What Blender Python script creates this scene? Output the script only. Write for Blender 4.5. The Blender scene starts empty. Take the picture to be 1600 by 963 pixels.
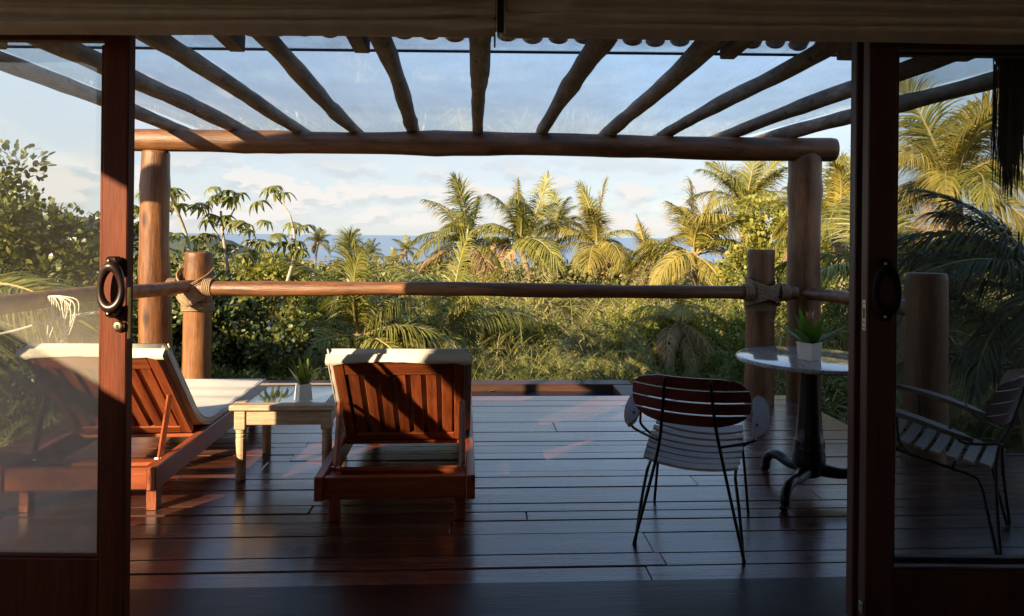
import bpy, math, random
import numpy as np
from mathutils import Matrix, Vector

# ------------------------------------------------------------------ camera, sky, sun, exposure
SC = bpy.context.scene
COL = SC.collection
R = math.radians
F_PX, CX, CY, CAM_H, ROLL = 1060.0, 800.0, 369.5, 1.45, R(0.6)
cam = bpy.data.cameras.new('camera')
camo = bpy.data.objects.new('camera', cam)
COL.objects.link(camo)
cam.sensor_width = 36.0
cam.lens = 36.0 * F_PX / 1600.0
cam.shift_y = -(481.5 - CY) / 1600.0
cam.clip_start = 0.05
cam.clip_end = 90000
camo.matrix_world = Matrix.Translation((0, 0, CAM_H)) @ Matrix.Rotation(R(90), 4, 'X') @ Matrix.Rotation(ROLL, 4, 'Z')
SC.camera = camo

SUN_AZ = R(216.9)      # clockwise from +Y, behind the camera on the left
SUN_EL = R(19.8)
world = bpy.data.worlds.new('World')
SC.world = world
world.use_nodes = True
wn, wl = world.node_tree.nodes, world.node_tree.links
bg = wn['Background']
sky = wn.new('ShaderNodeTexSky')
sky.sky_type = 'NISHITA'
sky.sun_disc = False
sky.sun_elevation = SUN_EL
sky.sun_rotation = SUN_AZ
sky.air_density = 1.0
sky.dust_density = 0.4
sky.ozone_density = 2.0
bg.inputs[1].default_value = 0.112


def wmath(op, a, b=None, c=None):
    n = wn.new('ShaderNodeMath')
    n.operation = op
    for i, v in enumerate((a, b, c)):
        if v is None:
            continue
        if isinstance(v, (int, float)):
            n.inputs[i].default_value = v
        else:
            wl.new(v, n.inputs[i])
    return n.outputs[0]


tc = wn.new('ShaderNodeTexCoord')
sep = wn.new('ShaderNodeSeparateXYZ')
wl.new(tc.outputs['Generated'], sep.inputs[0])
az = wmath('ARCTAN2', sep.outputs[0], sep.outputs[1])
comb = wn.new('ShaderNodeCombineXYZ')
wl.new(az, comb.inputs[0])
wl.new(wmath('MULTIPLY', sep.outputs[2], 2.6), comb.inputs[1])


def cloud_layer(scale, lo, hi, off, z0, z1, z2, z3, amount):
    m = wn.new('ShaderNodeVectorMath')
    m.operation = 'ADD'
    wl.new(comb.outputs[0], m.inputs[0])
    m.inputs[1].default_value = off
    no = wn.new('ShaderNodeTexNoise')
    no.inputs['Scale'].default_value = scale
    no.inputs['Detail'].default_value = 9
    no.inputs['Roughness'].default_value = 0.55
    wl.new(m.outputs[0], no.inputs['Vector'])
    mr = wn.new('ShaderNodeMapRange')
    mr.interpolation_type = 'SMOOTHSTEP'
    mr.inputs[1].default_value = lo
    mr.inputs[2].default_value = hi
    wl.new(no.outputs[0], mr.inputs[0])
    out = mr.outputs[0]
    for a, b in ((z0, z1), (z3, z2)):
        e = wn.new('ShaderNodeMapRange')
        e.interpolation_type = 'SMOOTHSTEP'
        e.inputs[1].default_value = min(a, b)
        e.inputs[2].default_value = max(a, b)
        if a > b:
            e.inputs[3].default_value = 1
            e.inputs[4].default_value = 0
        wl.new(sep.outputs[2], e.inputs[0])
        out = wmath('MULTIPLY', out, e.outputs[0])
    return wmath('MULTIPLY', out, amount)


def wmix(fac, a, col):
    n = wn.new('ShaderNodeMix')
    n.data_type = 'RGBA'
    wl.new(fac, n.inputs[0])
    wl.new(a, n.inputs[6])
    n.inputs[7].default_value = col
    return n.outputs[2]


skyc = sky.outputs[0]
skyc = wmix(cloud_layer(1.6, 0.05, 0.45, (3.1, 1.7, 0), -0.2, -0.1, 0.10, 0.42, 0.86), skyc, (2.32, 2.46, 2.64, 1))
skyc = wmix(cloud_layer(2.6, 0.42, 0.70, (1.1, 4.7, 0), 0.05, 0.15, 0.6, 0.95, 0.18), skyc, (2.6, 2.7, 2.9, 1))
skyc = wmix(cloud_layer(11.0, 0.44, 0.60, (7.3, 0.935, 2.0), 0.0, 0.02, 0.07, 0.15, 0.5), skyc, (2.15, 2.2, 2.32, 1))
skyc = wmix(cloud_layer(11.0, 0.475, 0.53, (7.3, 0.905, 2.0), 0.0, 0.02, 0.065, 0.12, 0.92), skyc, (3.25, 3.1, 2.95, 1))
wl.new(skyc, bg.inputs[0])

sun = bpy.data.lights.new('sun', 'SUN')
sun.energy = 5.0
sun.angle = R(0.5)
sun.color = (1.0, 0.77, 0.48)
suno = bpy.data.objects.new('sun', sun)
COL.objects.link(suno)
SUN_TRAVEL = Vector((-math.sin(SUN_AZ) * math.cos(SUN_EL), -math.cos(SUN_AZ) * math.cos(SUN_EL), -math.sin(SUN_EL)))
suno.rotation_euler = SUN_TRAVEL.to_track_quat('-Z', 'Y').to_euler()
suno.location = (-30, -40, 20)

SC.view_settings.view_transform = 'Standard'
SC.view_settings.look = 'None'
SC.view_settings.gamma = 1
SC.view_settings.exposure = 1.4
SC.cycles.max_bounces = 6
SC.cycles.diffuse_bounces = 3
SC.cycles.glossy_bounces = 3
SC.cycles.transmission_bounces = 3
SC.cycles.transparent_max_bounces = 20
SC.cycles.caustics_reflective = False
SC.cycles.caustics_refractive = False
SC.cycles.use_denoising = True

rng = np.random.default_rng(11)
random.seed(5)


# ------------------------------------------------------------------ helpers
def P(px, py, Y):
    """a point of the place from a direction seen in the photograph and its depth in metres"""
    dx, dy = px - CX, CY - py
    sx = dx * math.cos(ROLL) - dy * math.sin(ROLL)
    sz = dx * math.sin(ROLL) + dy * math.cos(ROLL)
    return Vector((sx * Y / F_PX, Y, CAM_H + sz * Y / F_PX))


YAW = R(3.2)            # the house is turned a little against the view


def HW(x, y, z=0.0):
    """house coordinates -> world"""
    return Vector((x * math.cos(YAW) - y * math.sin(YAW), x * math.sin(YAW) + y * math.cos(YAW), z))


def WH(v):
    return Vector((v[0] * math.cos(YAW) + v[1] * math.sin(YAW), -v[0] * math.sin(YAW) + v[1] * math.cos(YAW), v[2]))


class MB:
    def __init__(self):
        self.v, self.f, self.m, self.n = [], [], [], 0
        self.mi = 0

    def add(self, verts, faces):
        self.v.append(np.asarray(verts, dtype=np.float64).reshape(-1, 3))
        for f in faces:
            self.f.append(tuple(i + self.n for i in f))
            self.m.append(self.mi)
        self.n += len(self.v[-1])
        return self

    def quads(self, verts, q):
        verts = np.asarray(verts).reshape(-1, 3)
        self.v.append(verts)
        q = np.asarray(q) + self.n
        self.f.extend(map(tuple, q.tolist()))
        self.m.extend([self.mi] * len(q))
        self.n += len(verts)
        return self

    def box(self, x0, x1, y0, y1, z0, z1, c=0.004, M=None):
        """box with chamfered edges"""
        c = min(c, (x1 - x0) * .3, (y1 - y0) * .3, (z1 - z0) * .3)
        lo, hi = (x0, y0, z0), (x1, y1, z1)
        vid, V = {}, []
        for sx in (0, 1):
            for sy in (0, 1):
                for sz in (0, 1):
                    s = (sx, sy, sz)
                    for ax in range(3):
                        p = []
                        for k in range(3):
                            e = hi[k] if s[k] else lo[k]
                            if k != ax:
                                e += -c if s[k] else c
                            p.append(e)
                        vid[(s, ax)] = len(V)
                        V.append(p)
        Fs = []
        for ax in range(3):
            o = [k for k in range(3) if k != ax]
            for s in (0, 1):
                q = []
                for a, b in ((0, 0), (1, 0), (1, 1), (0, 1)):
                    t = [0, 0, 0]
                    t[ax] = s
                    t[o[0]] = a
                    t[o[1]] = b
                    q.append(vid[(tuple(t), ax)])
                if (s == 0) == (ax != 1):
                    q.reverse()
                Fs.append(q)
        for ax in range(3):           # edges along ax
            o = [k for k in range(3) if k != ax]
            for a in (0, 1):
                for b in (0, 1):
                    t0 = [0, 0, 0]
                    t0[o[0]], t0[o[1]] = a, b
                    t1 = list(t0)
                    t1[ax] = 1
                    Fs.append([vid[(tuple(t0), o[0])], vid[(tuple(t1), o[0])], vid[(tuple(t1), o[1])], vid[(tuple(t0), o[1])]])
        for sx in (0, 1):
            for sy in (0, 1):
                for sz in (0, 1):
                    s = (sx, sy, sz)
                    Fs.append([vid[(s, 0)], vid[(s, 1)], vid[(s, 2)]])
        V = np.array(V)
        if M is not None:
            V = np.array([M @ Vector(p) for p in V])
        return self.add(V, Fs)

    def tube(self, pts, rad, seg=8, cap=True, wob=0.0, seed=0, squash=None):
        pts = [Vector(p) for p in pts]
        n = len(pts)
        if not hasattr(rad, '__len__'):
            rad = [rad] * n
        rg = np.random.default_rng(seed)
        ph = rg.uniform(0, 6.28, (5,))
        T = []
        for i in range(n):
            a, b = pts[max(0, i - 1)], pts[min(n - 1, i + 1)]
            T.append((b - a).normalized())
        ref = Vector((0, 0, 1)) if abs(T[0].z) < .9 else Vector((1, 0, 0))
        N = (ref - T[0] * ref.dot(T[0])).normalized()
        V = []
        for i in range(n):
            N = (N - T[i] * N.dot(T[i])).normalized()
            B = T[i].cross(N)
            for k in range(seg):
                a = 2 * math.pi * k / seg
                r = rad[i]
                if wob:
                    r *= 1 + wob * (math.sin(2 * a + ph[0] + i * .35) * .6 + math.sin(3 * a + ph[1] - i * .21) * .4 + math.sin(i * .8 + ph[2]) * .5 + math.sin(5 * a + i * .9 + ph[3]) * .25)
                ca, sa = math.cos(a), math.sin(a)
                if squash:
                    ca *= squash[0]
                    sa *= squash[1]
                V.append(pts[i] + N * (ca * r) + B * (sa * r))
        Fs = []
        for i in range(n - 1):
            for k in range(seg):
                k2 = (k + 1) % seg
                Fs.append((i * seg + k, i * seg + k2, (i + 1) * seg + k2, (i + 1) * seg + k))
        if cap:
            Fs.append(tuple(reversed(range(seg))))
            Fs.append(tuple(range((n - 1) * seg, n * seg)))
        return self.add([tuple(v) for v in V], Fs)

    def lathe(self, prof, seg=20, cap=True, c=(0, 0)):
        V, Fs = [], []
        n = len(prof)
        for r, z in prof:
            for k in range(seg):
                a = 2 * math.pi * k / seg
                V.append((c[0] + r * math.cos(a), c[1] + r * math.sin(a), z))
        for i in range(n - 1):
            for k in range(seg):
                k2 = (k + 1) % seg
                Fs.append((i * seg + k, i * seg + k2, (i + 1) * seg + k2, (i + 1) * seg + k))
        if cap:
            Fs.append(tuple(reversed(range(seg))))
            Fs.append(tuple(range((n - 1) * seg, n * seg)))
        return self.add(V, Fs)

    def mesh(self, name, mats, smooth=False):
        me = bpy.data.meshes.new(name)
        V = np.concatenate(self.v) if self.v else np.zeros((0, 3))
        tot = np.array([len(f) for f in self.f], dtype=np.int32)
        loops = np.fromiter((i for f in self.f for i in f), dtype=np.int32, count=int(tot.sum()))
        start = np.concatenate(([0], np.cumsum(tot)[:-1])).astype(np.int32)
        me.vertices.add(len(V))
        me.vertices.foreach_set('co', V.astype(np.float32).ravel())
        me.loops.add(len(loops))
        me.loops.foreach_set('vertex_index', loops)
        me.polygons.add(len(tot))
        me.polygons.foreach_set('loop_start', start)
        me.polygons.foreach_set('loop_total', tot)
        me.polygons.foreach_set('material_index', np.array(self.m, dtype=np.int32))
        me.polygons.foreach_set('use_smooth', np.full(len(tot), bool(smooth)))
        for mt in (mats if isinstance(mats, (list, tuple)) else [mats]):
            me.materials.append(mt)
        me.update(calc_edges=True)
        me.validate()
        return me

    def build(self, name, mats, parent=None, smooth=False, M=None):
        return put(name, self.mesh(name, mats, smooth), parent, M)


def put(name, me, parent=None, M=None):
    o = bpy.data.objects.new(name, me)
    COL.objects.link(o)
    if parent is not None:
        o.parent = parent
    if M is not None:
        o.matrix_local = M
    return o


def tag(o, label=None, cat=None, group=None, kind=None):
    if label:
        o['label'] = label
    if cat:
        o['category'] = cat
    if group:
        o['group'] = group
    if kind:
        o['kind'] = kind
    return o


def empty(name, loc=(0, 0, 0), rz=0.0, label=None, cat=None, group=None, kind=None):
    o = bpy.data.objects.new(name, None)
    COL.objects.link(o)
    o.empty_display_size = .1
    o.location = loc
    o.rotation_euler = (0, 0, rz)
    return tag(o, label, cat, group, kind)


def smooth_path(pts, per=6):
    pts = [Vector(p) for p in pts]
    out = []
    for i in range(len(pts) - 1):
        p0, p1, p2, p3 = pts[max(0, i - 1)], pts[i], pts[i + 1], pts[min(len(pts) - 1, i + 2)]
        for k in range(per):
            t = k / per
            out.append(.5 * ((2 * p1) + (p2 - p0) * t + (2 * p0 - 5 * p1 + 4 * p2 - p3) * t * t + (3 * p1 - p0 - 3 * p2 + p3) * t ** 3))
    out.append(pts[-1])
    return out


# ------------------------------------------------------------------ materials
def new_mat(name):
    m = bpy.data.materials.new(name)
    m.use_nodes = True
    nt = m.node_tree
    return m, nt.nodes, nt.links, nt.nodes['Principled BSDF']


def rgba(c):
    return (c[0], c[1], c[2], 1)


def coords(n, l, scale=(1, 1, 1), kind='Object', rand=True):
    t = n.new('ShaderNodeTexCoord')
    mp = n.new('ShaderNodeMapping')
    mp.inputs['Scale'].default_value = scale
    l.new(t.outputs[kind], mp.inputs[0])
    if rand:
        oi = n.new('ShaderNodeObjectInfo')
        mu = n.new('ShaderNodeVectorMath')
        mu.operation = 'SCALE'
        mu.inputs[0].default_value = (37.1, 17.7, 53.3)
        l.new(oi.outputs['Random'], mu.inputs['Scale'])
        l.new(mu.outputs[0], mp.inputs['Location'])
    return mp.outputs[0]


def noise(n, l, vec, scale, detail=5, rough=.55):
    t = n.new('ShaderNodeTexNoise')
    t.inputs['Scale'].default_value = scale
    t.inputs['Detail'].default_value = detail
    t.inputs['Roughness'].default_value = rough
    l.new(vec, t.inputs['Vector'])
    return t.outputs[0]


def ramp(n, l, fac, stops):
    r = n.new('ShaderNodeValToRGB')
    el = r.color_ramp.elements
    while len(el) < len(stops):
        el.new(.5)
    for e, (p, c) in zip(el, stops):
        e.position = p
        e.color = rgba(c) if hasattr(c, '__len__') else (c, c, c, 1)
    l.new(fac, r.inputs[0])
    return r.outputs[0]


def mix(n, l, fac, a, b, mode='MIX'):
    t = n.new('ShaderNodeMix')
    t.data_type = 'RGBA'
    t.blend_type = mode
    for idx, v in ((0, fac), (6, a), (7, b)):
        if isinstance(v, (int, float)):
            t.inputs[idx].default_value = v
        elif isinstance(v, tuple):
            t.inputs[idx].default_value = rgba(v)
        else:
            l.new(v, t.inputs[idx])
    return t.outputs[2]


def bump(n, l, h, strength, dist, bs):
    b = n.new('ShaderNodeBump')
    b.inputs['Strength'].default_value = strength
    b.inputs['Distance'].default_value = dist
    l.new(h, b.inputs['Height'])
    l.new(b.outputs[0], bs.inputs['Normal'])


def obj_vary(n, l, col, amt=.35):
    oi = n.new('ShaderNodeObjectInfo')
    mr = n.new('ShaderNodeMapRange')
    mr.inputs[3].default_value = 1 - amt
    mr.inputs[4].default_value = 1 + amt
    l.new(oi.outputs['Random'], mr.inputs[0])
    h = n.new('ShaderNodeHueSaturation')
    l.new(mr.outputs[0], h.inputs['Value'])
    l.new(col, h.inputs['Color'])
    return h.outputs[0]


def wood(name, dark, mid, light, axis=0, scale=6.0, stretch=.06, rough=(.35, .6), vary=.25, knots=False, bstr=.25, spec=.5, coat=0.0, wear=None, cracks=False):
    m, n, l, b = new_mat(name)
    s = [scale] * 3
    s[axis] = scale * stretch
    v = coords(n, l, tuple(s))
    g = noise(n, l, v, 3.0, 8, .62)
    col = ramp(n, l, g, [(.28, dark), (.5, mid), (.75, light)])
    v2 = coords(n, l, tuple(x * 9 for x in s))
    fine = noise(n, l, v2, 2.5, 3, .6)
    col = mix(n, l, .55, col, ramp(n, l, fine, [(.3, .45), (.65, 1.25)]), 'MULTIPLY')
    if knots:
        v3 = coords(n, l, tuple(x * (1 if i != axis else 6) for i, x in enumerate(s)))
        vo = n.new('ShaderNodeTexVoronoi')
        vo.inputs['Scale'].default_value = .8
        l.new(v3, vo.inputs['Vector'])
        k = ramp(n, l, vo.outputs['Distance'], [(.06, .15), (.17, 1.0)])
        col = mix(n, l, .85, col, k, 'MULTIPLY')
    if cracks:
        sc2 = [26.0] * 3
        sc2[axis] = .9
        cn = noise(n, l, coords(n, l, tuple(sc2)), 1.0, 2, .5)
        ck = ramp(n, l, cn, [(.0, 1.0), (.485, 1.0), (.5, .22), (.515, 1.0)])
        sc3 = [5.0] * 3
        sc3[axis] = 1.4
        col = mix(n, l, .8, col, ramp(n, l, noise(n, l, coords(n, l, tuple(sc3)), 1.6, 6, .7), [(.34, .42), (.5, .95), (.66, 1.3)]), 'MULTIPLY')
        msk = ramp(n, l, noise(n, l, coords(n, l, (2.2, 2.2, 2.2)), 1.0, 3), [(.45, 0.0), (.6, 1.0)])
        col = mix(n, l, msk, col, mix(n, l, 1.0, col, ck, 'MULTIPLY'))
    if wear is not None:
        wv = noise(n, l, coords(n, l, (1.3, 2.6, 1.3)), 2.0, 7, .65)
        wf = ramp(n, l, wv, [(.48, 0.0), (.68, .75)])
        col = mix(n, l, wf, col, wear)
    col = obj_vary(n, l, col, vary)
    l.new(col, b.inputs['Base Color'])
    rr = ramp(n, l, g, [(.3, rough[0]), (.75, rough[1])])
    l.new(rr, b.inputs['Roughness'])
    b.inputs['Specular IOR Level'].default_value = spec
    b.inputs['Coat Weight'].default_value = coat
    b.inputs['Coat Roughness'].default_value = .18
    ad = n.new('ShaderNodeMath')
    ad.operation = 'ADD'
    l.new(g, ad.inputs[0])
    l.new(fine, ad.inputs[1])
    bump(n, l, ad.outputs[0], bstr, .006, b)
    return m


def plain(name, col, rough=.5, metal=0.0, var=.15, nscale=20, bstr=.0, spec=.5):
    m, n, l, b = new_mat(name)
    v = coords(n, l)
    g = noise(n, l, v, nscale, 5)
    lo, hi = tuple(x * (1 - var) for x in col), tuple(min(1, x * (1 + var)) for x in col)
    l.new(ramp(n, l, g, [(.3, lo), (.7, hi)]), b.inputs['Base Color'])
    b.inputs['Roughness'].default_value = rough
    b.inputs['Metallic'].default_value = metal
    b.inputs['Specular IOR Level'].default_value = spec
    if bstr:
        bump(n, l, g, bstr, .004, b)
    return m


def leaf_mat(name, cols, trans=.3, rough=.45, spec=.4, vary=.2, dry=None, tcol=(1.15, 1.1, .45)):
    m, n, l, b = new_mat(name)
    ge = n.new('ShaderNodeNewGeometry')
    k = len(cols)
    col = ramp(n, l, ge.outputs['Random Per Island'], [(i / max(1, k - 1), c) for i, c in enumerate(cols)])
    v = coords(n, l, rand=False)
    pt = noise(n, l, v, 3.0, 3)
    col = mix(n, l, .6, col, ramp(n, l, pt, [(.3, .6), (.7, 1.35)]), 'MULTIPLY')
    if dry is not None:
        col = mix(n, l, ramp(n, l, noise(n, l, v, 2.1, 4, .7), [(.55, 0.0), (.7, .8)]), col, dry)
    col = obj_vary(n, l, col, vary)
    l.new(col, b.inputs['Base Color'])
    b.inputs['Roughness'].default_value = rough
    b.inputs['Specular IOR Level'].default_value = spec
    tr = n.new('ShaderNodeBsdfTranslucent')
    l.new(mix(n, l, 1.0, col, tcol, 'MULTIPLY'), tr.inputs['Color'])
    ms = n.new('ShaderNodeMixShader')
    ms.inputs[0].default_value = trans
    l.new(b.outputs[0], ms.inputs[1])
    l.new(tr.outputs[0], ms.inputs[2])
    l.new(ms.outputs[0], n['Material Output'].inputs[0])
    return m


def glass_mat(name, tint=(.94, .96, .95), dust=.04, dust_var=.10, dust_veil_col=(.6, .58, .52), refl=1.0, nscale=1.2, low=None, ior=1.42):
    m, n, l, b = new_mat(name)
    n.remove(b)
    tr = n.new('ShaderNodeBsdfTransparent')
    tr.inputs[0].default_value = rgba(tint)
    gl = n.new('ShaderNodeBsdfGlossy')
    gl.inputs['Roughness'].default_value = .02
    gl.inputs['Color'].default_value = (refl, refl, refl, 1)
    fr = n.new('ShaderNodeFresnel')
    ge = n.new('ShaderNodeNewGeometry')
    mi_ = n.new('ShaderNodeMapRange')
    mi_.inputs[3].default_value = ior
    mi_.inputs[4].default_value = 1 / ior
    l.new(ge.outputs['Backfacing'], mi_.inputs[0])
    l.new(mi_.outputs[0], fr.inputs[0])
    ms = n.new('ShaderNodeMixShader')
    l.new(fr.outputs[0], ms.inputs[0])
    l.new(tr.outputs[0], ms.inputs[1])
    l.new(gl.outputs[0], ms.inputs[2])
    df = n.new('ShaderNodeBsdfDiffuse')
    df.inputs[0].default_value = rgba(dust_veil_col)
    tl = n.new('ShaderNodeBsdfTranslucent')
    tl.inputs[0].default_value = rgba(dust_veil_col)
    dd = n.new('ShaderNodeMixShader')
    dd.inputs[0].default_value = .5
    l.new(df.outputs[0], dd.inputs[1])
    l.new(tl.outputs[0], dd.inputs[2])
    v = coords(n, l, (1, 1, 1))
    sm = noise(n, l, v, nscale, 6, .6)
    f = ramp(n, l, sm, [(.35, dust), (.72, dust + dust_var)])
    sv = coords(n, l, (14, 14, .7))
    st = ramp(n, l, noise(n, l, sv, 2.0, 4), [(.62, 0.0), (.75, dust_var * .8)])
    add = n.new('ShaderNodeMath')
    add.operation = 'ADD'
    l.new(f, add.inputs[0])
    l.new(st, add.inputs[1])
    fac = add.outputs[0]
    if low is not None:               # milky veil painted on the lower glass, standing in for a room reflection
        tcn = n.new('ShaderNodeTexCoord')
        sp = n.new('ShaderNodeSeparateXYZ')
        l.new(tcn.outputs['Object'], sp.inputs[0])
        mr = n.new('ShaderNodeMapRange')
        mr.interpolation_type = 'SMOOTHSTEP'
        mr.inputs[1].default_value = low[1]
        mr.inputs[2].default_value = low[0]
        mr.inputs[3].default_value = 0
        mr.inputs[4].default_value = low[2]
        l.new(sp.outputs[2], mr.inputs[0])
        mm = n.new('ShaderNodeMath')
        mm.operation = 'MULTIPLY'
        l.new(mr.outputs[0], mm.inputs[0])
        l.new(ramp(n, l, noise(n, l, coords(n, l, (1, 1, 1.6)), 2.4, 5), [(.3, .35), (.65, 1.0)]), mm.inputs[1])
        a2 = n.new('ShaderNodeMath')
        a2.operation = 'ADD'
        l.new(fac, a2.inputs[0])
        l.new(mm.outputs[0], a2.inputs[1])
        fac = a2.outputs[0]
    fin = n.new('ShaderNodeMixShader')
    l.new(fac, fin.inputs[0])
    l.new(ms.outputs[0], fin.inputs[1])
    l.new(dd.outputs[0], fin.inputs[2])
    l.new(fin.outputs[0], n['Material Output'].inputs[0])
    return m


M = {}
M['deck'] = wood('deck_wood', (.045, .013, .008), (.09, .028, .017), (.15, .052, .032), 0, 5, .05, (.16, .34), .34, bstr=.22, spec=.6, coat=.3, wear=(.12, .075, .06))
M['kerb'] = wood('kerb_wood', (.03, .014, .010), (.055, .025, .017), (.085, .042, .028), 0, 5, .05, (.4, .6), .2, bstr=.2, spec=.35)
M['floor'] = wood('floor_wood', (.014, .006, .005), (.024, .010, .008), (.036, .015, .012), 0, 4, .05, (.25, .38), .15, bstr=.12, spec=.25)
M['log'] = wood('varnished_log', (.08, .028, .010), (.2, .08, .027), (.33, .155, .058), 2, 5, .07, (.35, .6), .14, knots=True, bstr=.5, cracks=True)
M['log_x'] = wood('varnished_log_x', (.08, .028, .010), (.2, .08, .027), (.33, .155, .058), 0, 5, .07, (.35, .6), .14, knots=True, bstr=.5, cracks=True)
M['rafter'] = wood('weathered_rafter', (.10, .066, .043), (.24, .165, .11), (.40, .31, .225), 1, 8, .16, (.6, .85), .2, knots=True, bstr=.9, cracks=True)
M['teak'] = wood('lounger_wood', (.10, .02, .007), (.26, .062, .02), (.38, .11, .04), 1, 7, .06, (.3, .5), .16, bstr=.2)
M['teak_x'] = wood('lounger_wood_x', (.10, .02, .007), (.26, .062, .02), (.38, .11, .04), 0, 7, .06, (.3, .5), .16, bstr=.2)
M['teak_z'] = wood('lounger_wood_z', (.10, .02, .007), (.26, .062, .02), (.38, .11, .04), 2, 7, .06, (.3, .5), .16, bstr=.2)
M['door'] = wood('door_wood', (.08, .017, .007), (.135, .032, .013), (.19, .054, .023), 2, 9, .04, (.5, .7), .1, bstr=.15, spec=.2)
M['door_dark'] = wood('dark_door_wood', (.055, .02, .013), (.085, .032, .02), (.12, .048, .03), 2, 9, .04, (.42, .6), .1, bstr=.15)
M['pale'] = wood('pale_table_wood', (.26, .18, .11), (.43, .32, .21), (.55, .44, .32), 0, 7, .08, (.55, .8), .12, bstr=.3)
M['slat_red'] = wood('red_slat_wood', (.07, .014, .012), (.125, .026, .02), (.17, .042, .03), 0, 8, .06, (.35, .5), .12, bstr=.15)
M['slat_pale'] = wood('pale_slat_wood', (.24, .18, .15), (.38, .31, .27), (.48, .42, .38), 0, 8, .06, (.4, .6), .12, bstr=.2)
M['arm'] = wood('arm_wood', (.12, .075, .06), (.22, .155, .13), (.32, .25, .22), 1, 8, .06, (.4, .6), .12, bstr=.2)
M['iron'] = plain('black_iron', (.012, .011, .011), .32, .6, .3, 30, .1)
M['ring'] = plain('dark_handle_wood', (.02, .009, .007), .35, 0, .3, 30)
M['ring_dull'] = plain('dull_handle_wood', (.012, .006, .005), .75, 0, .3, 30, 0, .2)
M['brass'] = plain('worn_brass', (.55, .42, .22), .35, 1.0, .25, 60)
M['steel'] = plain('worn_steel', (.6, .58, .54), .35, 1.0, .2, 60)
M['rope'] = wood('natural_rope', (.12, .075, .04), (.29, .2, .115), (.44, .32, .2), 0, 45, .8, (.7, .9), .25, bstr=.5)
M['cotton'] = plain('white_cotton', (.7, .66, .58), .9, 0, .07, 7, .5, .2)
M['rope_white'] = plain('white_cord', (.7, .66, .56), .9, 0, .1, 40)
M['linen'] = plain('blind_linen', (.66, .56, .46), .9, 0, .10, 14, .2, .2)
M['plaster'] = plain('plaster', (.74, .68, .58), .85, 0, .06, 6, .1, .3)
M['ceramic'] = plain('white_ceramic', (.82, .80, .76), .35, 0, .04, 12)
M['clay'] = plain('clay_tile', (.30, .14, .085), .8, 0, .35, 9, .3)
M['soil'] = plain('hillside_soil', (.075, .06, .03), .95, 0, .5, .5, .4)
M['hill'] = plain('headland_green', (.06, .075, .045), .95, 0, .45, .03)
M['trunk'] = plain('palm_trunk', (.22, .165, .11), .85, 0, .35, 14, .5)
M['bark'] = plain('pale_bark', (.36, .31, .24), .8, 0, .25, 14, .4)
M['stem'] = plain('brown_stem', (.12, .085, .05), .85, 0, .3, 14, .4)
M['thatch'] = plain('palm_fibre', (.035, .022, .015), .9, 0, .4, 20)
M['bar'] = plain('dark_seal', (.03, .032, .035), .5, 0, .2, 20)

m, n, l, b = new_mat('granite')
v = coords(n, l)
vo = n.new('ShaderNodeTexVoronoi')
vo.inputs['Scale'].default_value = 160
l.new(v, vo.inputs['Vector'])
l.new(mix(n, l, .5, ramp(n, l, vo.outputs['Color'], [(.2, (.12, .105, .10)), (.5, (.33, .3, .29)), (.85, (.55, .5, .48))]), ramp(n, l, noise(n, l, v, 60, 4), [(.35, .12), (.6, .5)])), b.inputs['Base Color'])
b.inputs['Roughness'].default_value = .07
M['granite'] = m

m, n, l, b = new_mat('sea_water')
v = coords(n, l, (1, 1, 1), rand=False)
b.inputs['Roughness'].default_value = .22
l.new(ramp(n, l, noise(n, l, coords(n, l, (.0016, .008, 1), rand=False), 1.0, 6), [(.35, (.02, .10, .24)), (.7, (.04, .15, .31))]), b.inputs['Base Color'])
bump(n, l, noise(n, l, coords(n, l, (.03, .1, .1), rand=False), 1.0, 4, .6), .35, 1.5, b)
M['sea'] = m

m, n, l, b = new_mat('pool_water')
b.inputs['Base Color'].default_value = (.006, .012, .03, 1)
b.inputs['Roughness'].default_value = .04
bump(n, l, noise(n, l, coords(n, l), 4, 3), .08, .02, b)
M['pool'] = m

M['glass_door'] = glass_mat('door_glass', (.96, .97, .96), .012, .025, (.6, .56, .48), 1.0, 1.4, (.75, 1.3, .72))
M['glass_dark'] = glass_mat('tinted_door_glass', (.86, .87, .87), .006, .01, (.3, .29, .27), 1.0, 1.2, None, 1.3)  # darker tinted glass of the right doors
M['glass_roof'] = glass_mat('roof_glass', (.93, .955, .98), .03, .10, (.62, .66, .7), 1.0, 2.2, None, 1.2)
M['glass_lap'] = glass_mat('dusty_roof_glass', (.9, .92, .93), .16, .2, (.75, .75, .73), 1.0, 5, None, 1.2)
M['glass_top'] = glass_mat('table_glass', (.82, .88, .87), .02, .04, (.6, .6, .6))

M['palm'] = leaf_mat('coconut_leaf', [(.125, .15, .026), (.21, .215, .042), (.31, .275, .07), (.16, .18, .032)], .33, .42, .5, .22)
M['palm_gold'] = leaf_mat('golden_coconut_leaf', [(.24, .215, .035), (.34, .285, .06), (.40, .315, .09)], .36, .45, .4, .16)
M['palm_dry'] = leaf_mat('dry_coconut_leaf', [(.27, .175, .08), (.36, .25, .13), (.2, .12, .055)], .15, .7, .2, .2)
M['palm_dark'] = leaf_mat('shade_toned_leaf', [(.03, .05, .014), (.055, .075, .02), (.085, .095, .03)], .25, .4, .5, .2)  # house shade put into the leaf colour of the right bank palms
M['rachis'] = plain('frond_rib', (.33, .27, .10), .6, 0, .2, 8)
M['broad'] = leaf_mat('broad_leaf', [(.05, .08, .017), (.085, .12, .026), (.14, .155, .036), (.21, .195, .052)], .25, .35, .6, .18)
M['broad_yellow'] = leaf_mat('yellow_green_leaf', [(.16, .18, .03), (.25, .25, .05), (.32, .29, .07)], .35, .45, .4, .15)
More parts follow.
